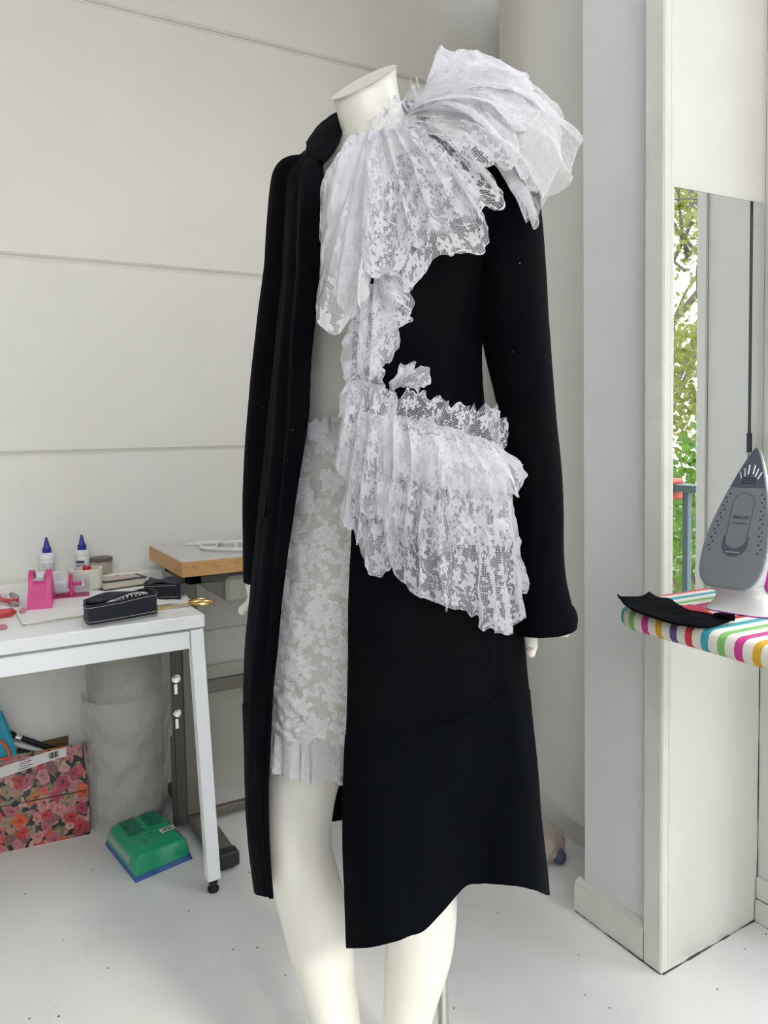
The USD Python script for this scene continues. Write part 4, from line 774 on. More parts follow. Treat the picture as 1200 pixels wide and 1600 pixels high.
L += [('mp.vector', 'lv.vector'), ('lv.position', 'lw.vector'), ('lw.value', 'lr.fac'), ('fv.position', 'fcw.vector'), ('fcw.value', 'fr_.fac'), ('gv.position', 'gcw.vector'), ('gcw.value', 'gr_.fac'),
      ('fv.distance', 'sh.fac'), ('fr_.color', 'm3.a'), ('sh.color', 'm3.b'), ('gv.distance', 'sh2.fac'), ('gr_.color', 'm4.a'), ('sh2.color', 'm4.b'), ('lr.color', 'm1.a'), ('m4.result', 'm1.b'), ('gm.value', 'm1.fac'), ('m1.result', 'm2.a'), ('m3.result', 'm2.b'), ('fl.value', 'm2.fac'), ('m2.result', 'p.base_color')]
usdkit.material(stage, '/World/Looks/floral_print', N, L, surface='p.BSDF')
bA, bB = on(-60, 1346, 2, 0), on(141, 1303, 2, 0); bu = (bB - bA) / np.linalg.norm(bB - bA); bn = np.array([-bu[1], bu[0], 0]); W_ = np.linalg.norm(bB - bA)
bx = thing('floral_box', 'cardboard storage box covered in red and pink flower paper', 'box', (bA + bB) / 2)
Bp = lambda s, n_, z: bA + bu * s + bn * n_ + np.array([0, 0, z])
obj('front_panel', slab(np.stack([[Bp(s, 0, 0), Bp(s, -.004, .07), Bp(s, 0, .135)] for s in np.linspace(0, W_, 6)])[:, ::-1], .004), 'floral_print', bx, world=True, smooth=False)
obj('side_panel', hull([Bp(W_ + d_, n_, z) for d_ in (-.004, 0) for n_, z in ((0, 0), (0, .135), (.13, 0), (.085, .25), (.13, .24))]), 'floral_print', bx, world=True)
ob = lambda s, k: Bp(s, .006 + .072 * k, .136 + .118 * k)
obj('lid_flap', slab(np.stack([[ob(s - .014 * k, k) for k in np.linspace(0, 1, 5)] for s in np.linspace(.0, W_, 6)])[:, ::-1], .004), 'floral_print', bx, world=True, smooth=False, label='sloping upper flap of flower paper')
nrm_ = np.cross(bu, ob(0, 1) - ob(0, 0)); nrm_ /= np.linalg.norm(nrm_); nrm_ *= np.sign(nrm_ @ -CV)
vv = (ob(0, 1) - ob(0, 0)) / np.linalg.norm(ob(0, 1) - ob(0, 0))
sd_ = [(0, .10), (.06, .108), (.13, .120), (.19, .130), (.245, .134), (.245, .108), (.20, .102), (.12, .088), (0, .066)]
off = W_ - .30
lab = obj('paper_label', place(prism([(x_ + off, y_) for x_, y_ in sd_], .0008), ob(0, 0) + nrm_ * .001, bu, vv), 'label_white', bx, world=True, label='white printed label strip with black lettering')
lx_ = []
def onlab(m, x_, y_): return place(m, ob(0, 0) + nrm_ * .0022 + bu * (x_ + off) + vv * y_, bu, vv)
lx_.append(onlab(prism([(.028, .100), (.062, .103), (.062, .090), (.028, .087)], .0004), 0, 0))
for k in range(5): lx_.append(onlab(prism([(0, 0), (.030 + .006 * (k % 2), .003), (.030, .0044), (0, .0014)], .0004), .112 + (k % 2) * .004, .116 - k * .006))
for k in range(8): lx_.append(onlab(prism([(0, 0), (.0014 + .001 * (k % 3), 0), (.0014 + .001 * (k % 3), .018), (0, .018)], .0004), .196 + k * .0034, .107 + .0004 * k))
tag(obj('label_print', cat(*lx_), 'ink', lab, world=True, smooth=False), kind='stuff')
# cyan bag, tubes and card behind the box
u_ = [on(x_, y_, 1, 2.542) for x_, y_ in ((-70, 1100), (-6, 1105), (27, 1180), (25, 1205), (-70, 1225))]
cbv = thing('cyan_bag', 'bright cyan plastic bag with orange strap standing in the floral box', 'bag', u_[2])
def ygrid(quad, n, m, bul, seed):
    a_, b_, c_, d_ = map(np.asarray, quad); s = np.linspace(0, 1, n)[None, :, None]; t = np.linspace(0, 1, m)[:, None, None]
    P = (a_ * (1 - s) + b_ * s) * (1 - t) + (d_ * (1 - s) + c_ * s) * t
    P = P + np.array([0, -1., 0]) * (np.sin(np.pi * s) * np.sin(np.pi * t) * bul + (meshkit.fbm(P * 18, 3, seed)[..., None] - .5) * .012); return P
obj('bag_body', slab(ygrid((u_[0], u_[1], u_[3], u_[4]), 24, 24, .012, 5), .012), 'cyan_bag', cbv, world=True, smooth=60)
obj('bag_body', slab(ygrid((u_[1], u_[1] + [.004, 0, 0], u_[2], u_[3]), 12, 20, .004, 6), .010), 'cyan_bag', cbv, world=True, smooth=60)
obj('strap', tube(smoothpath([on(x_, y_, 1, 2.522) for x_, y_ in ((-20, 1170), (2, 1158), (7, 1162), (14, 1178), (13, 1184), (-20, 1188))], 30), .0045, 8), 'orange_strap', cbv, world=True)
def stick(name, label, cat_, a_, b_, r, m1, extra=()):
    t = thing(name, label, cat_, a_); obj('shaft', tube(np.array([a_, a_ * .5 + b_ * .5, b_]), r, 12), m1, t, world=True)
    d = (b_ - a_) / np.linalg.norm(b_ - a_)
    for nm, s0_, s1_, r_, mm_ in extra: obj(nm, tube(np.array([a_ + d * s0_, a_ + d * s1_]), r_, 12), mm_, t, world=True)
ra, rb = on(18, 1148, 1, 2.600), on(140, 1190, 1, 2.596)
stick('folding_stand', 'black folding stand pole with chrome ferrule leaning behind the floral box', 'pole', ra, rb, .0085, 'black_plastic', (('ferrule', .012, .030, .0092, 'chrome'), ('end_knob', -.012, .006, .011, 'black_plastic')))
stick('paper_tube', 'thin white cardboard tube under the black pole behind the box', 'tube', on(20, 1162, 1, 2.574), on(105, 1184, 1, 2.574), .006, 'white_plastic')
stick('umbrella', 'rolled black umbrella lying below the white tube behind the box', 'umbrella', on(26, 1176, 1, 2.578), on(128, 1202, 1, 2.578), .0135, 'black_plastic', (('tip', .28, .30, .006, 'chrome'),))
kf = obj('kraft_card', slab(ygrid([on(x_, y_, 1, 2.608) for x_, y_ in ((66, 1158), (106, 1149), (107, 1200), (62, 1200))], 10, 8, .004, 8), .003), 'kraft'); tag(kf, 'torn brown cardboard piece standing behind the black pole', 'cardboard')

# bubble wrap roll
def wrapmat(name, al, col):
    usdkit.material(stage, '/World/Looks/' + name, {'g': ('geometry', {}), 'v': ('voronoi_texture', {'feature': 'smooth_f1', 'scale': 95.0, 'randomness': .9}), 'n': ('noise_texture', {'scale': 13.0, 'detail': 6.0, 'roughness': .6}),
        'ad': ('math', {'math_type': 'multiply_add', 'value2': 2.6}), 'bp': ('bump', {'strength': .6, 'distance': .006}), 'mr': ('map_range', {'from_min': .35, 'from_max': .7, 'to_min': al - .14, 'to_max': al + .14}),
        'p': ('principled_bsdf', {'base_color': col, 'roughness': .12, 'specular_ior_level': .7}), 'tr': ('transparent_bsdf', {}), 'mx': ('mix_closure', {})},
        [('g.position', 'v.vector'), ('g.position', 'n.vector'), ('n.fac', 'ad.value1'), ('v.distance', 'ad.value3'), ('ad.value', 'bp.height'), ('bp.normal', 'p.normal'), ('n.fac', 'mr.value'), ('mr.result', 'mx.fac'), ('tr.BSDF', 'mx.closure1'), ('p.BSDF', 'mx.closure2')], surface='mx.closure')
wrapmat('bubble_film', .46, (.47, .455, .405)); wrapmat('bubble_film_loose', .40, (.56, .545, .50)); mat('bubble_core', (.28, .26, .215), .3)
wc = on(204, 1282, 2, 0); wc = np.array([.464, 2.494, 0])
wr_ = thing('bubble_wrap_roll', 'upright roll of clear bubble wrap standing under the white table', 'bubble wrap', wc)
def wobble(rows, seed, amp, n=72, m=60):
    R_ = spl(rows, m); a_ = np.linspace(0, 2 * np.pi, n)
    P = np.stack([np.c_[x_ + r_ * np.cos(a_), y_ + ry_ * np.sin(a_), np.full(n, z_)] for x_, y_, r_, ry_, z_ in R_])
    q_ = meshkit.fbm(np.stack([np.cos(a_) * np.ones((m, 1)) * 2.2, np.sin(a_) * np.ones((m, 1)) * 2.2, P[..., 2] * 16], -1), 4, seed) - .5
    c_ = np.stack([np.cos(a_), np.sin(a_), 0 * a_], -1)[None]; return P + c_ * (q_ * amp)[..., None]
obj('core', lathe([(.0, 0), (.088, 0), (.088, .66), (.0, .66)], 40), 'bubble_core', wr_)
P = wobble([(0, 0, .104, .100, .002), (0, 0, .110, .104, .3), (-.002, 0, .112, .104, .5), (0, 0, .112, .104, .665)], 3, .012); obj('rolled_film', (P.reshape(-1, 3), gridfaces(*P.shape[:2])), 'bubble_film', wr_, smooth=60)
P = wobble([(-.015, -.01, .118, .112, .004), (-.005, -.008, .122, .112, .12), (0, -.006, .124, .112, .25), (0, -.004, .130, .114, .36), (-.004, -.004, .128, .112, .40)], 8, .045); obj('loose_film', (P.reshape(-1, 3), gridfaces(*P.shape[:2])), 'bubble_film_loose', wr_, smooth=60, label='loose crumpled outer layer of film')
P = wobble([(.012, 0, .112, .104, .30), (.016, 0, .122, .106, .38), (.018, 0, .116, .104, .48), (.012, 0, .110, .100, .56)], 15, .035); obj('loose_film', (P.reshape(-1, 3), gridfaces(*P.shape[:2])), 'bubble_film_loose', wr_, smooth=60)

# green wrapped packet
pA, pB, pD = np.array([.396, 2.100, 0]), np.array([.556, 2.138, 0]), np.array([.362, 2.342, 0])
gu, gv = pB - pA, pD - pA; gl, gw = np.linalg.norm(gu), np.linalg.norm(gv); gu, gv = gu / gl, gv / gw
gp = thing('green_packet', 'green and blue plastic wrapped packet with barcode lying on the floor', 'packet', pA)
GP = lambda m: place(m, pA, gu, gv, np.array([0, 0, 1.]))
def pillow(l0, l1, w0, w1, z0, z1, seed, n=30):
    s, t = np.meshgrid(np.linspace(0, 1, n), np.linspace(0, 1, n)); e = (1 - np.abs(2 * s - 1) ** 7) * (1 - np.abs(2 * t - 1) ** 9); e = e ** .28
    zt = z0 + (z1 - z0) * e + (meshkit.fbm(np.stack([s * 5, t * 7, 0 * s], -1), 3, seed) - .5) * .010 * e
    A = np.stack([l0 + (l1 - l0) * s, w0 + (w1 - w0) * t, zt], -1); B = A.copy(); B[..., 2] = z0
    f1 = gridfaces(n, n); V = np.vstack([A.reshape(-1, 3), B.reshape(-1, 3)]); F = f1.tolist() + [(a + n * n, c + n * n, b + n * n) for a, b, c in f1]
    e_ = [i for i in range(n)] + [i * n + n - 1 for i in range(1, n)] + [(n - 1) * n + i for i in range(n - 2, -1, -1)] + [i * n for i in range(n - 2, 0, -1)]
    for i in range(len(e_)): a, b = e_[i], e_[(i + 1) % len(e_)]; F += [(a, a + n * n, b + n * n), (a, b + n * n, b)]
    return V, np.array(F)
obj('blue_underside', GP(pillow(-.002, gl + .006, -.004, gw + .012, 0, .022, 2)), 'blue_wrap', gp, world=True, smooth=40, label='blue underside film')
obj('packet_body', GP(pillow(.0, gl, 0, gw - .004, .014, .066, 4)), 'green_wrap', gp, world=True, smooth=40)
obj('side_window', GP(hull([(-.003, .05, .030), (-.003, .23, .030), (-.003, .06, .048), (-.003, .22, .050), (.012, .05, .05), (.012, .23, .052)])), 'window_film', gp, world=True)
pr = []
for c_, (l0, wd) in enumerate(((.030, .052), (.092, .056))):
    for k in range(8 - c_): pr.append(cbox(l0, l0 + wd * (1 - .12 * ((k * 7 + c_) % 3)), .118 + k * .0130 + c_ * .012, .1245 + k * .0130 + c_ * .012, .0668, .0676, .0002))
pr += [cbox(.050, .058, .070, .078, .0668, .0676, .0002), cbox(.050, .060, .058, .063, .0668, .0676, .0002), cbox(.066, .074, .092, .097, .0668, .0676, .0002), cbox(.080, .088, .094, .099, .0668, .0676, .0002), cbox(.062, .100, .076, .0775, .0668, .0676, .0002)]
tag(obj('printed_text', GP(cat(*pr)), 'green_print', gp, world=True, smooth=False), kind='stuff')
bc = obj('barcode', GP(cbox(.108, .150, .070, .094, .0668, .0676, .0002)), 'label_white', gp, world=True)
obj('barcode_bar', GP(cat(*[cbox(.113 + k * .0036, .113 + k * .0036 + (.0022, .0012, .0028)[k % 3], .073, .091, .0675, .0680, .0001) for k in range(9)])), 'ink', bc, world=True, smooth=False)

# cloth bundle on the floor behind the coat
p = on(849, 1335, 2, 0); p[2] = 0
bu_ = thing('canvas_shoe', 'beige canvas shoe with straps and blue toe lying behind the coat', 'shoe', p, .5)
s_ = trimesh.creation.icosphere(4, 1.0); v_ = np.array(s_.vertices) * [.085, .055, .045]; v_[:, 2] = np.maximum(v_[:, 2], -.030) + .030
v_ += ((meshkit.fbm(v_ * 38, 3, 4) - .5) * .022)[:, None] * s_.vertices; v_[:, 2] = np.maximum(v_[:, 2], 0)
obj('upper', (v_, s_.faces), 'canvas', bu_, smooth=60)
for k in range(2): obj('strap', tube(smoothpath([(-.03 + .03 * k, -.050, .012), (-.02 + .03 * k, -.036, .055), (0 + .03 * k, .0, .074), (.02 + .03 * k, .042, .045)], 24), .007, 8), 'canvas', bu_)
s_ = trimesh.creation.icosphere(3, 1.0); v_ = np.array(s_.vertices) * [.020, .018, .020] + [-.022, -.055, .020]; obj('toe', (v_, s_.faces), 'blue_cloth', bu_, smooth=60, label='blue rounded toe')

# ------------------------------------------------------------------ mirror, cable, balcony
mat('mirror_silver', (.78, .81, .81), .0, metallic=1.0); mat('mirror_edge', (.03, .035, .04), .3)
mi = thing('mirror', 'tall frameless mirror on the window recess wall reflecting a tree', 'mirror', (1.51, YR, 1.25))
ml = Polygon([(1.353, .80), (1.658, .80), (1.658, 1.703), (1.353, 1.700)]).buffer(-.006).buffer(.006, quad_segs=4)
obj('back_plate', place(prism(ml, .0035), (0, YR - .0006, 0), (1, 0, 0), (0, 0, 1)), 'mirror_edge', mi, world=True, smooth=False)
obj('glass', place(prism(ml.buffer(-.0009), .0008), (0, YR - .0040, 0), (1, 0, 0), (0, 0, 1)), 'mirror_silver', mi, world=True, smooth=False)
mat('cable_black', (.02, .024, .034), .3)
cx_, cy_ = XA - .014, 1.1125
cw = thing('tension_cable', 'dark vertical cable with metal tensioner on the wall beside the mirror', 'cable', (cx_, cy_, 1.4))
obj('cable', tube(np.array([[cx_, cy_, z] for z in (1.16, 1.6, 2.1, 2.6)]), .0034, 10), 'cable_black', cw, world=True)
obj('sleeve', tube(np.array([[cx_, cy_, z] for z in (1.135, 1.18)]), .0060, 12), 'cable_black', cw, world=True)
obj('tensioner', cat(tube(np.array([[cx_, cy_, z] for z in (1.085, 1.135)]), .0048, 12), tube(np.array([[cx_ - .005, cy_, z] for z in (1.03, 1.10)]), .0020, 8), tube(np.array([[cx_ + .005, cy_, z] for z in (1.03, 1.10)]), .0020, 8), tube(np.array([[cx_, cy_, z] for z in (1.0, 1.04)]), .0048, 12)), 'chrome', cw, world=True)
for z in (.985, 2.59): obj('wall_bracket', cbox(cx_ - .006, XA + .001, cy_ - .006, cy_ + .006, z, z + .018, .001), 'chrome', cw, world=True)
struct('balcony_floor', cbox(1.90, 2.40, -2.6, 2.2, -.16, -.04, .003), 'pillar_paint')
mat('rail_paint', (.10, .14, .15), .4); mat('orange_red', (.62, .07, .03), .5)
br_ = thing('balcony_railing', 'dark grey green metal balcony railing seen in the mirror', 'railing', (2.1, .2, -.04))
obj('top_rail', cbox(2.075, 2.125, -2.5, 2.1, .985, 1.010, .003), 'rail_paint', br_, world=True)
obj('bottom_rail', cbox(2.09, 2.11, -2.5, 2.1, .02, .045, .002), 'rail_paint', br_, world=True)
for y_ in (-2.45, -1.7, -.95, -.2, .572, 1.3, 2.05): obj('post', cbox(2.089, 2.111, y_ - .011, y_ + .011, -.04, .987, .002), 'rail_paint', br_, world=True)
og = obj('rail_clamp', T(cat(cbox(-.03, .03, -.022, .022, 0, .018, .006), cbox(-.034, .034, -.018, .018, -.05, .004, .004)), (2.10, .515, 1.008)), 'orange_red'); tag(og, 'small red clamp gripping the balcony railing, seen in the mirror', 'clamp')
mat('lawn', (.06, .10, .03), .9)
struct('ground_outside', cbox(2.4, 40, -40, 30, -3.2, -3.0, .01), 'lawn')
def leafmat(name, c, ct):
    usdkit.material(stage, '/World/Looks/' + name, {'g': ('geometry', {}), 'w': ('white_noise_texture', {'dimensions': '1D'}), 'r': ('rgb_ramp', {'ramp': [(0, tuple(.6 * np.array(c))), (1, tuple(1.25 * np.array(c)))]}), 'd': ('diffuse_bsdf', {}), 't': ('translucent_bsdf', {'color': ct}), 'gl': ('glossy_bsdf', {'color': (.5, .5, .5), 'roughness': .35}), 'm': ('mix_closure', {'fac': .5}), 'm2': ('mix_closure', {'fac': .06})},
        [('g.random_per_island', 'w.w'), ('w.value', 'r.fac'), ('r.color', 'd.color'), ('d.BSDF', 'm.closure1'), ('t.BSDF', 'm.closure2'), ('m.closure', 'm2.closure1'), ('gl.BSDF', 'm2.closure2')], surface='m2.closure')
leafmat('young_leaf', (.12, .13, .035), (.20, .23, .05)); leafmat('ivy_leaf', (.05, .11, .02), (.14, .26, .03)); mat('bark', (.09, .075, .055), .9)
def leaves(pts, size, seed):
    r = np.random.default_rng(seed); n = len(pts)
    d = r.normal(size=(n, 3)); d[:, 2] -= .3; d /= np.linalg.norm(d, axis=1)[:, None]; s = np.cross(d, r.normal(size=(n, 3))); s /= np.linalg.norm(s, axis=1)[:, None]; w = np.cross(d, s)
    L_ = size * r.uniform(.7, 1.3, n)[:, None]
    V = np.stack([pts, pts + d * L_ * .35 + s * L_ * .30 + w * L_ * .08, pts + d * L_ * .75 + s * L_ * .22 + w * L_ * .06, pts + d * L_, pts + d * L_ * .75 - s * L_ * .22 + w * L_ * .06, pts + d * L_ * .35 - s * L_ * .30 + w * L_ * .08], 1)
    F = (np.arange(n) * 6)[:, None, None] + np.array([[0, 1, 2], [0, 2, 3], [0, 3, 4], [0, 4, 5]])[None]
    return V.reshape(-1, 3), F.reshape(-1, 3)
def tree(name, label, base_, h, spread, nleaf, size, seed, leaf, clear=.2):
    r = np.random.default_rng(seed); t = thing(name, label, 'tree' if 'tree' in name else 'shrub', base_)
    parts_, tips = [], []
    def grow(p, d, L_, rad, lev):
        q = p + d * L_; mid = (p + q) / 2 + r.normal(size=3) * L_ * .07
        parts_.append(tube(smoothpath([p, mid, q], 6), np.linspace(rad, rad * .62, 6), 6)); tips.append((p, mid, q, lev))
        if lev < 4:
            for k in range(3 if lev else 5):
                nd = d * (.75 if lev else 1) + r.normal(size=3) * .55 * spread; nd[2] += .18; nd /= np.linalg.norm(nd); a = .45 + .5 * r.random()
                grow(p + (q - p) * a, nd, L_ * (.58 + .2 * r.random()), rad * .55, lev + 1)
    grow(np.asarray(base_, float), np.array([0, 0, 1.]), h * .52, h * .011, 0)
    obj('trunk', cat(*parts_), 'bark', t, world=True)
    P = []
    seg = [x for x in tips if x[3] >= 2]
    top_ = np.array([x[1] for x in seg]); cen_, ext_ = top_.mean(0), top_.std(0) * 1.35
    while len(P) < nleaf:
        if len(P) % 5 == 0:
            P.append(cen_ + np.clip(r.normal(size=3), -1.7, 1.7) * ext_); continue
        a_, b_, c_, lv = seg[r.integers(len(seg))]; k = r.random(); P.append(a_ * (1 - k) + c_ * k + r.normal(size=3) * size * .9)
    f = obj('foliage', leaves(np.array(P), size, seed + 1), leaf, t, world=True); tag(f, kind='stuff')
tree('tree', 'young leafy tree against the sky reflected in the mirror', (6.6, -1.6, -3.0), 7.9, 1.0, 17000, .060, 4, 'young_leaf')
tree('tree', 'taller thin tree behind the young tree in the mirror', (12.5, -9.0, -3.0), 12.5, 1.0, 4200, .17, 9, 'young_leaf')
r_ = np.random.default_rng(12)
def bush(label, c, rad, n, size, seed, leaf='ivy_leaf'):
    r = np.random.default_rng(seed); t = thing('ivy_shrub', label, 'shrub', (c[0], c[1], -3.0)); d = r.normal(size=(n, 3)); d /= np.linalg.norm(d, axis=1)[:, None]
    lump = .75 + .5 * meshkit.noise(d * 2.6 + seed, seed); P = np.asarray(c) + d * np.asarray(rad) * (lump * r.uniform(.82, 1.0, n))[:, None]; P[:, 2] = np.maximum(P[:, 2], -2.98)
    f = obj('foliage', leaves(P, size, seed + 1), leaf, t, world=True); tag(f, kind='stuff')
    stems = [tube(smoothpath([(c[0] + r.normal() * .15, c[1] + r.normal() * .15, -3.0), (c[0] + r.normal() * .3, c[1] + r.normal() * .3, -1.2), tuple(np.asarray(c) + r.normal(size=3) * np.asarray(rad) * .45)], 10), np.linspace(.04, .012, 10), 6) for k in range(14)]
    obj('stem', cat(*stems), 'bark', t, world=True)
bush('bright green ivy shrub behind the railing, seen in the mirror', (3.75, -.62, -.75), (.75, .75, 2.0), 10000, .052, 21)
bush('tall olive green shrub farther behind the railing in the mirror', (9.0, -5.4, -.2), (1.6, 1.8, 2.9), 9000, .11, 31, 'young_leaf')

# ------------------------------------------------------------------ ironing board
cols = dict(teal=(.045, .33, .40), green=(.20, .45, .13), magenta=(.52, .045, .24), yellow=(.62, .36, .02), purple=(.10, .07, .19), red=(.55, .035, .05)); cream = (.72, .68, .60)
PER = .0288; ramp = []
for k, n_ in enumerate(('teal', 'green', 'magenta', 'yellow', 'purple', 'red')):
    ramp += [(k / 6, cols[n_]), ((k + .45) / 6, cream)]
usdkit.material(stage, '/World/Looks/striped_cover', {'uv': ('uvmap', {'attribute': 'st'}), 's': ('separate_xyz', {}), 'a': ('math', {'math_type': 'multiply', 'value2': 1 / (6 * PER)}), 'f': ('math', {'math_type': 'fraction'}),
    'r': ('rgb_ramp', {'interpolate': False, 'ramp': ramp}), 'g': ('geometry', {}), 'n': ('noise_texture', {'scale': 700.0}), 'n2': ('noise_texture', {'scale': 26.0, 'detail': 3.0}), 'ad': ('math', {'math_type': 'multiply_add', 'value2': .12}), 'bp': ('bump', {'strength': .5, 'distance': .006}), 'p': ('principled_bsdf', {'roughness': .8})},
    [('uv.UV', 's.vector'), ('s.y', 'a.value1'), ('a.value', 'f.value1'), ('f.value', 'r.fac'), ('r.color', 'p.base_color'), ('g.position', 'n.vector'), ('g.position', 'n2.vector'), ('n.fac', 'ad.value1'), ('n2.fac', 'ad.value3'), ('ad.value', 'bp.height'), ('bp.normal', 'p.normal')], surface='p.BSDF')
BZ = .902
ib = thing('ironing_board', 'ironing board with white cover striped in bright colours, iron on its end', 'ironing board', (1.13, .3, 0))
poly = Polygon([(.950, .60), (.962, .935), (1.10, .952), (1.24, .950), (1.335, .925), (1.34, .60), (1.33, .05), (1.26, -.28), (1.13, -.36), (1.00, -.28), (.945, .05)]).buffer(-.055).buffer(.055, quad_segs=10)
bound = poly.exterior; nb = 260
ring_ = np.array([bound.interpolate(k / nb, normalized=True).coords[0] for k in range(nb)]); cen = np.array([1.14, .32])
prof_ = [(-.018, -.034), (-.004, -.033), (.001, -.026), (.002, -.016), (0, -.007), (-.006, -.0018), (-.014, 0)]
V, ST = [], []
nrm2 = np.roll(ring_, -1, 0) - np.roll(ring_, 1, 0); nrm2 = np.c_[nrm2[:, 1], -nrm2[:, 0]]; nrm2 /= np.linalg.norm(nrm2, axis=1)[:, None]; nrm2 *= np.sign(((ring_ - cen) * nrm2).sum(1))[:, None]
for o_, z in prof_: V.append(np.c_[ring_ + nrm2 * o_, np.full(nb, BZ + z)])
for k in np.linspace(.92, 0, 14): V.append(np.c_[cen + (ring_ - nrm2 * .014 - cen) * k, np.full(nb, BZ)])
Pb = np.stack(V); Pb = Pb[:, np.r_[0:nb, 0]]
ST = np.stack([Pb[..., 0], -(Pb[..., 1] + (Pb[..., 0] - .945) * .05) + .918 + PER * .25], -1)
obj('cover', (Pb.reshape(-1, 3), gridfaces(*Pb.shape[:2])), 'striped_cover', ib, uv=ST.reshape(-1, 2), world=True)
obj('deck', place(prism(poly.buffer(-.012), .018), (0, 0, BZ - .036), (1, 0, 0), (0, 1, 0)), 'machine_grey', ib, world=True)
for s_ in (-1, 1):
    obj('leg', tube(smoothpath([(1.14 + .10 * s_, .16, BZ - .035), (1.14 + .12 * s_, -.55, .012)], 8), .011, 10), 'steel', ib, world=True)
    obj('leg', tube(smoothpath([(1.14 + .08 * s_, -.20, BZ - .035), (1.14 + .16 * s_, .42, .012)], 8), .011, 10), 'steel', ib, world=True)
obj('floor_bar', tube(np.array([[.96, .42, .0125], [1.32, .42, .0125]]), .0125, 10), 'steel', ib, world=True); obj('floor_bar', tube(np.array([[.98, -.55, .0125], [1.30, -.55, .0125]]), .0125, 10), 'steel', ib, world=True)

# cloth pieces on the board
def bz(x, y, h=.0): return on(x, y, 2, BZ + .004 + h)
tp = [(964, 931, .016), (985, 932, .012), (1002, 931, .010), (1014, 924, .014), (1030, 933, .008), (1043, 934, .008), (1060, 944, .006), (1080, 953, .005), (1103, 957, .005), (1125, 963, .004), (1146, 962, .005)]
bt_ = [(966, 934, .012), (978, 943, .010), (992, 952, .008), (1010, 959, .005), (1032, 966, .003), (1052, 972, .002), (1072, 975, .002), (1094, 978, .002), (1112, 977, .002), (1130, 972, .002), (1146, 967, .003)]
A_, B_ = (smoothpath([bz(*p_) for p_ in c_], 70) for c_ in (tp, bt_))
v_ = np.linspace(0, 1, 16)[:, None, None]; P = A_ + (B_ - A_) * v_; P[..., 2] += (meshkit.fbm(P * 42, 3, 3) - .45) * .008 * np.sin(np.pi * np.linspace(0, 1, 16))[:, None]
dc = thing('velvet_scrap', 'folded black velvet scrap hanging over the far corner of the ironing board', 'fabric', bz(1050, 960))
obj('cloth', slab(P[::-1], .0035), 'black_velvet', dc, world=True, smooth=50)
obj('rolled_end', tube(smoothpath([bz(1118, 961, .005), bz(1132, 963, .007), bz(1147, 965, .006)], 16), np.linspace(.0035, .0055, 16), 8), 'black_velvet', dc, world=True)
mat('red_cloth', (.42, .035, .06), .8)
A_, B_ = (smoothpath([bz(*p_) for p_ in c_], 30) for c_ in ([(1050, 938, .002), (1062, 945, .002), (1080, 944, .003), (1094, 947, .003), (1108, 956, .003), (1130, 964, .002)], [(1055, 946, .001), (1068, 954, .001), (1083, 957, .001), (1097, 959, .001), (1112, 966, .001), (1132, 969, .001)]))
P = A_ + (B_ - A_) * np.linspace(0, 1, 8)[:, None, None]; P[..., 2] += (meshkit.fbm(P * 60, 2, 5) - .4) * .006
rs = obj('red_scrap', slab(P[::-1], .002), 'red_cloth', smooth=50); tag(rs, 'crumpled red cloth scrap partly under the black velvet scrap', 'fabric')

# ------------------------------------------------------------------ steam iron standing on its heel
mat('iron_white', (.50, .50, .495), .22); mat('soleplate', (.205, .215, .23), .32, metallic=.35); mat('sole_dark', (.085, .098, .125), .3, metallic=.3); mat('iron_magenta', (.38, .03, .30), .18); mat('iron_rim', (.50, .56, .57), .25, metallic=.6); mat('print_grey', (.06, .065, .07), .4); mat('print_pale', (.24, .26, .29), .4)
SO = np.array([1.071, .799, .9435]); iu = np.array([.223, -.975, 0]); iw = np.array([.457, .104, .883]); iN = np.cross(iu, iw); iN /= np.linalg.norm(iN)
if iN[0] > 0: iN = -iN
IR = lambda m: place(m, SO, iu, iw, iN)
ir = thing('steam_iron', 'white and magenta steam iron with grey soleplate standing on the ironing board', 'iron', (SO[0] + .05, SO[1], BZ))
LI = .247
yw = np.array([(0, .030), (.006, .0385), (.016, .0450), (.035, .0495), (.06, .0505), (.09, .0480), (.13, .0405), (.17, .0300), (.205, .0190), (.230, .0100), (.242, .0045), (LI, .0008)])
def half(y): return PchipInterpolator(yw[:, 0], yw[:, 1])(y)
ys = np.r_[np.linspace(0, .03, 12), np.linspace(.035, LI, 40)]
so = Polygon(np.r_[np.c_[-half(ys), ys], np.c_[half(ys), ys][::-1]])
obj('soleplate', IR(T(prism(so, .004), (0, 0, -.004))), 'soleplate', ir, world=True, smooth=25)
obj('sole_rim', IR(T(prism(so.buffer(.0016), .004), (0, 0, -.0072))), 'iron_rim', ir, world=True, smooth=25)
tipz = so.intersection(Polygon([(-.06, .186), (-.030, .172), (.026, .172), (.06, .190), (.06, .3), (-.06, .3)]))
obj('tip_panel', IR(T(prism(tipz.buffer(-.001), .0006), (0, 0, .0001))), 'sole_dark', ir, world=True, smooth=False)
def stad(cx_, c0, c1, r_): return Point(cx_, c0).buffer(r_, quad_segs=12).union(Point(cx_, c1).buffer(r_, quad_segs=12)).union(sbox(cx_ - r_, c0, cx_ + r_, c1))
ov = stad(0, .082, .146, .0165)
obj('inner_outline', IR(T(prism(ov.buffer(.0008).difference(ov), .0004), (0, 0, .0001))), 'print_grey', ir, world=True, smooth=False)
cres = stad(0, .072, .146, .0205).difference(ov.buffer(.0015)).intersection(sbox(-.03, .04, .03, .086))
obj('crescent', IR(T(prism(cres, .0005), (0, 0, .0001))), 'sole_dark', ir, world=True, smooth=False)
obj('lettering', IR(T(meshkit.text_mesh('BRAUN', .0055, .0004, bold=True), (-.0125, .117, .0003))), 'print_grey', ir, world=True, smooth=False)
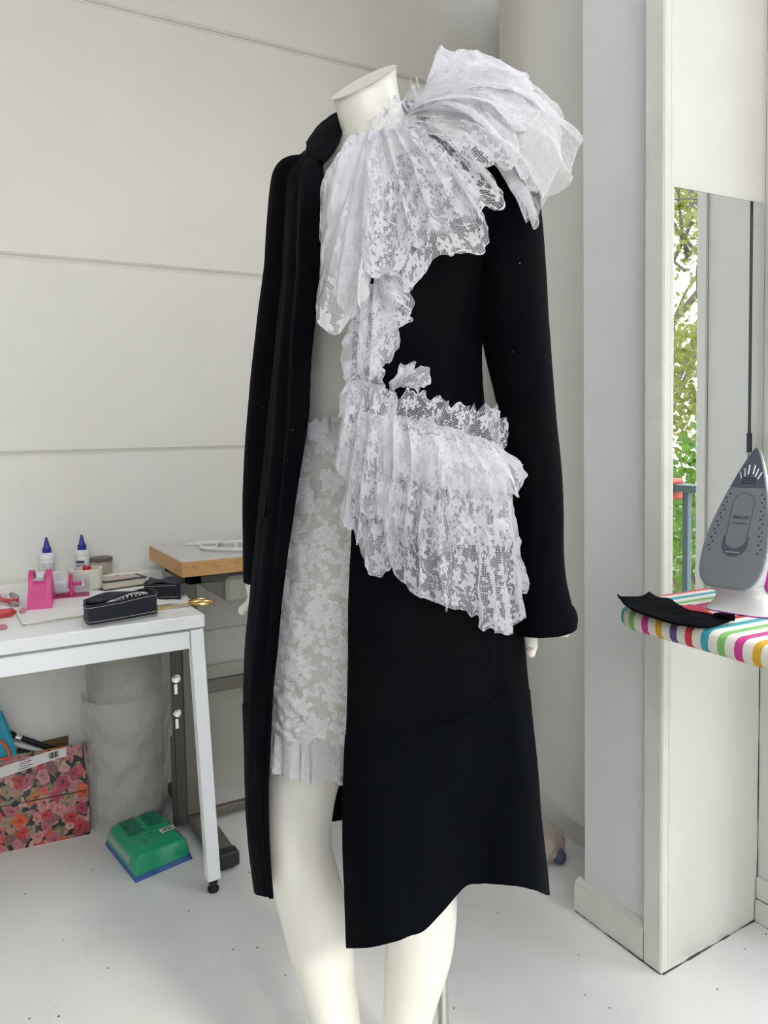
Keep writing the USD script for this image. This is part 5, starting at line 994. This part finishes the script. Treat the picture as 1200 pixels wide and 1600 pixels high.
obj('small_print', IR(cat(T(prism([(-.012, .1085), (.012, .1085), (.012, .1099), (-.012, .1099)], .0004), (0, 0, .0002)), )), 'print_grey', ir, world=True, smooth=False)
obj('small_print', IR(T(prism([(-.011, .0575), (.011, .0575), (.011, .0595), (-.011, .0595)], .0004), (0, 0, .0004))), 'print_pale', ir, world=True, smooth=False)
hp = [(sx_ * (.0250 + .0135 * (1 - k / 15) + (.004 if k % 2 else 0)), .060 + k * .0072) for sx_ in (-1, 1) for k in range(15)]
hole = lathe([(0, -.0002), (.0014, -.0002), (.0014, .0005), (0, .0005)], 10)
_sv = obj('steam_vent', IR(cat(*[T(hole, (min(max(x_, -half(y_) + .004), half(y_) - .004), y_, 0)) for x_, y_ in hp])), 'black_plastic', ir, world=True, smooth=False)
tag(_sv, kind='stuff'); _tv = obj('tip_vent', IR(cat(*[T(hole, (x_, .181 + j * .0042, .0006)) for j in range(3) for x_ in (-.009, -.0045, 0, .0045, .009)])), 'black_plastic', ir, world=True, smooth=False)
tag(_tv, kind='stuff'); _tr = obj('tip_rib', IR(cat(*[bar((sx_ * (.004 + k * .0045), .196 - k * .004, .0012), (sx_ * (.0045 + k * .0065), .214 - k * .0065, .0012), .0028, .0012, .0005, up=(0, 0, 1)) for sx_ in (-1, 1) for k in range(3)])), 'iron_rim', ir, world=True)
tag(_tr, kind='stuff')
# shell behind the plate
rb_ = []
for y_ in np.r_[np.linspace(.002, .03, 6), np.linspace(.04, LI - .002, 26)]:
    w_ = half(y_) * .97; h_ = np.interp(y_, [0, .04, .12, .19, LI], [.052, .062, .058, .040, .010]); a_ = np.linspace(0, np.pi, 24)
    x_ = np.r_[w_ * np.sign(np.cos(a_)) * np.abs(np.cos(a_)) ** .55, ]; z_ = -.0072 - h_ * np.sin(a_) ** .6
    rb_.append(np.r_[np.c_[x_, np.full(24, y_), z_]])
obj('body', IR(loft(rb_)), 'iron_white', ir, world=True, smooth=45)
# heel: flares down and back to a flat foot on the board
def rrect(c, a1, a2, l1, l2, n=40, sq=4.):
    t = np.linspace(0, 2 * np.pi, n, endpoint=False); f_ = lambda q_: np.sign(q_) * np.abs(q_) ** (2 / sq); return np.asarray(c) + f_(np.cos(t))[:, None] * np.asarray(a1) * l1 / 2 + f_(np.sin(t))[:, None] * np.asarray(a2) * l2 / 2
iuh = iu; ib2 = np.array([.975, .223, 0])
top_c = SO + iw * .020 - iN * .036; bot_c = np.array([SO[0] + .058, SO[1] - .004, BZ + .0008])
hr_ = []
for k in np.linspace(0, 1, 12):
    e_ = k ** 2.0; c_ = top_c * (1 - k) + bot_c * k; c_ = c_ + ib2 * (.012 * math.sin(math.pi * k))
    hr_.append(rrect(c_, iuh, ib2 * (1 - .0) , .086 - .012 * math.sin(math.pi * k) + .030 * e_, .064 + .060 * e_))
obj('heel', loft(hr_), 'iron_white', ir, world=True, smooth=45)
obj('foot_line', loft([rrect(bot_c + [0, 0, z_], iuh, ib2, .1165, .1245) for z_ in (0, .0012)]), 'iron_magenta', ir, world=True)
hpth = [(0, .205, -.045), (0, .185, -.085), (0, .14, -.112), (0, .08, -.120), (0, .03, -.112), (0, .0, -.088), (0, -.005, -.058)]
obj('handle', IR(tube(smoothpath(hpth, 48), np.interp(np.linspace(0, 1, 48), [0, .2, .7, 1], [.016, .014, .015, .018]), 16)), 'iron_white', ir, world=True, smooth=50)
obj('grip', IR(tube(smoothpath([(.012, .172, -.092), (.012, .13, -.118), (.012, .08, -.126), (.012, .03, -.118)], 30), .0125, 14)), 'iron_magenta', ir, world=True, smooth=50)
obj('water_tank', IR(T(trimesh.creation.icosphere(3, 1.0).apply_scale([.012, .038, .026]), (.0475, .052, -.052))), 'iron_magenta', ir, world=True, smooth=50, label='glossy magenta side panel')
obj('rating_label', IR(bar((-.030, -.0028, -.012), (.030, -.0028, -.012), .010, .0006, .0001, up=(0, 1, 0))), 'label_grey', ir, world=True)
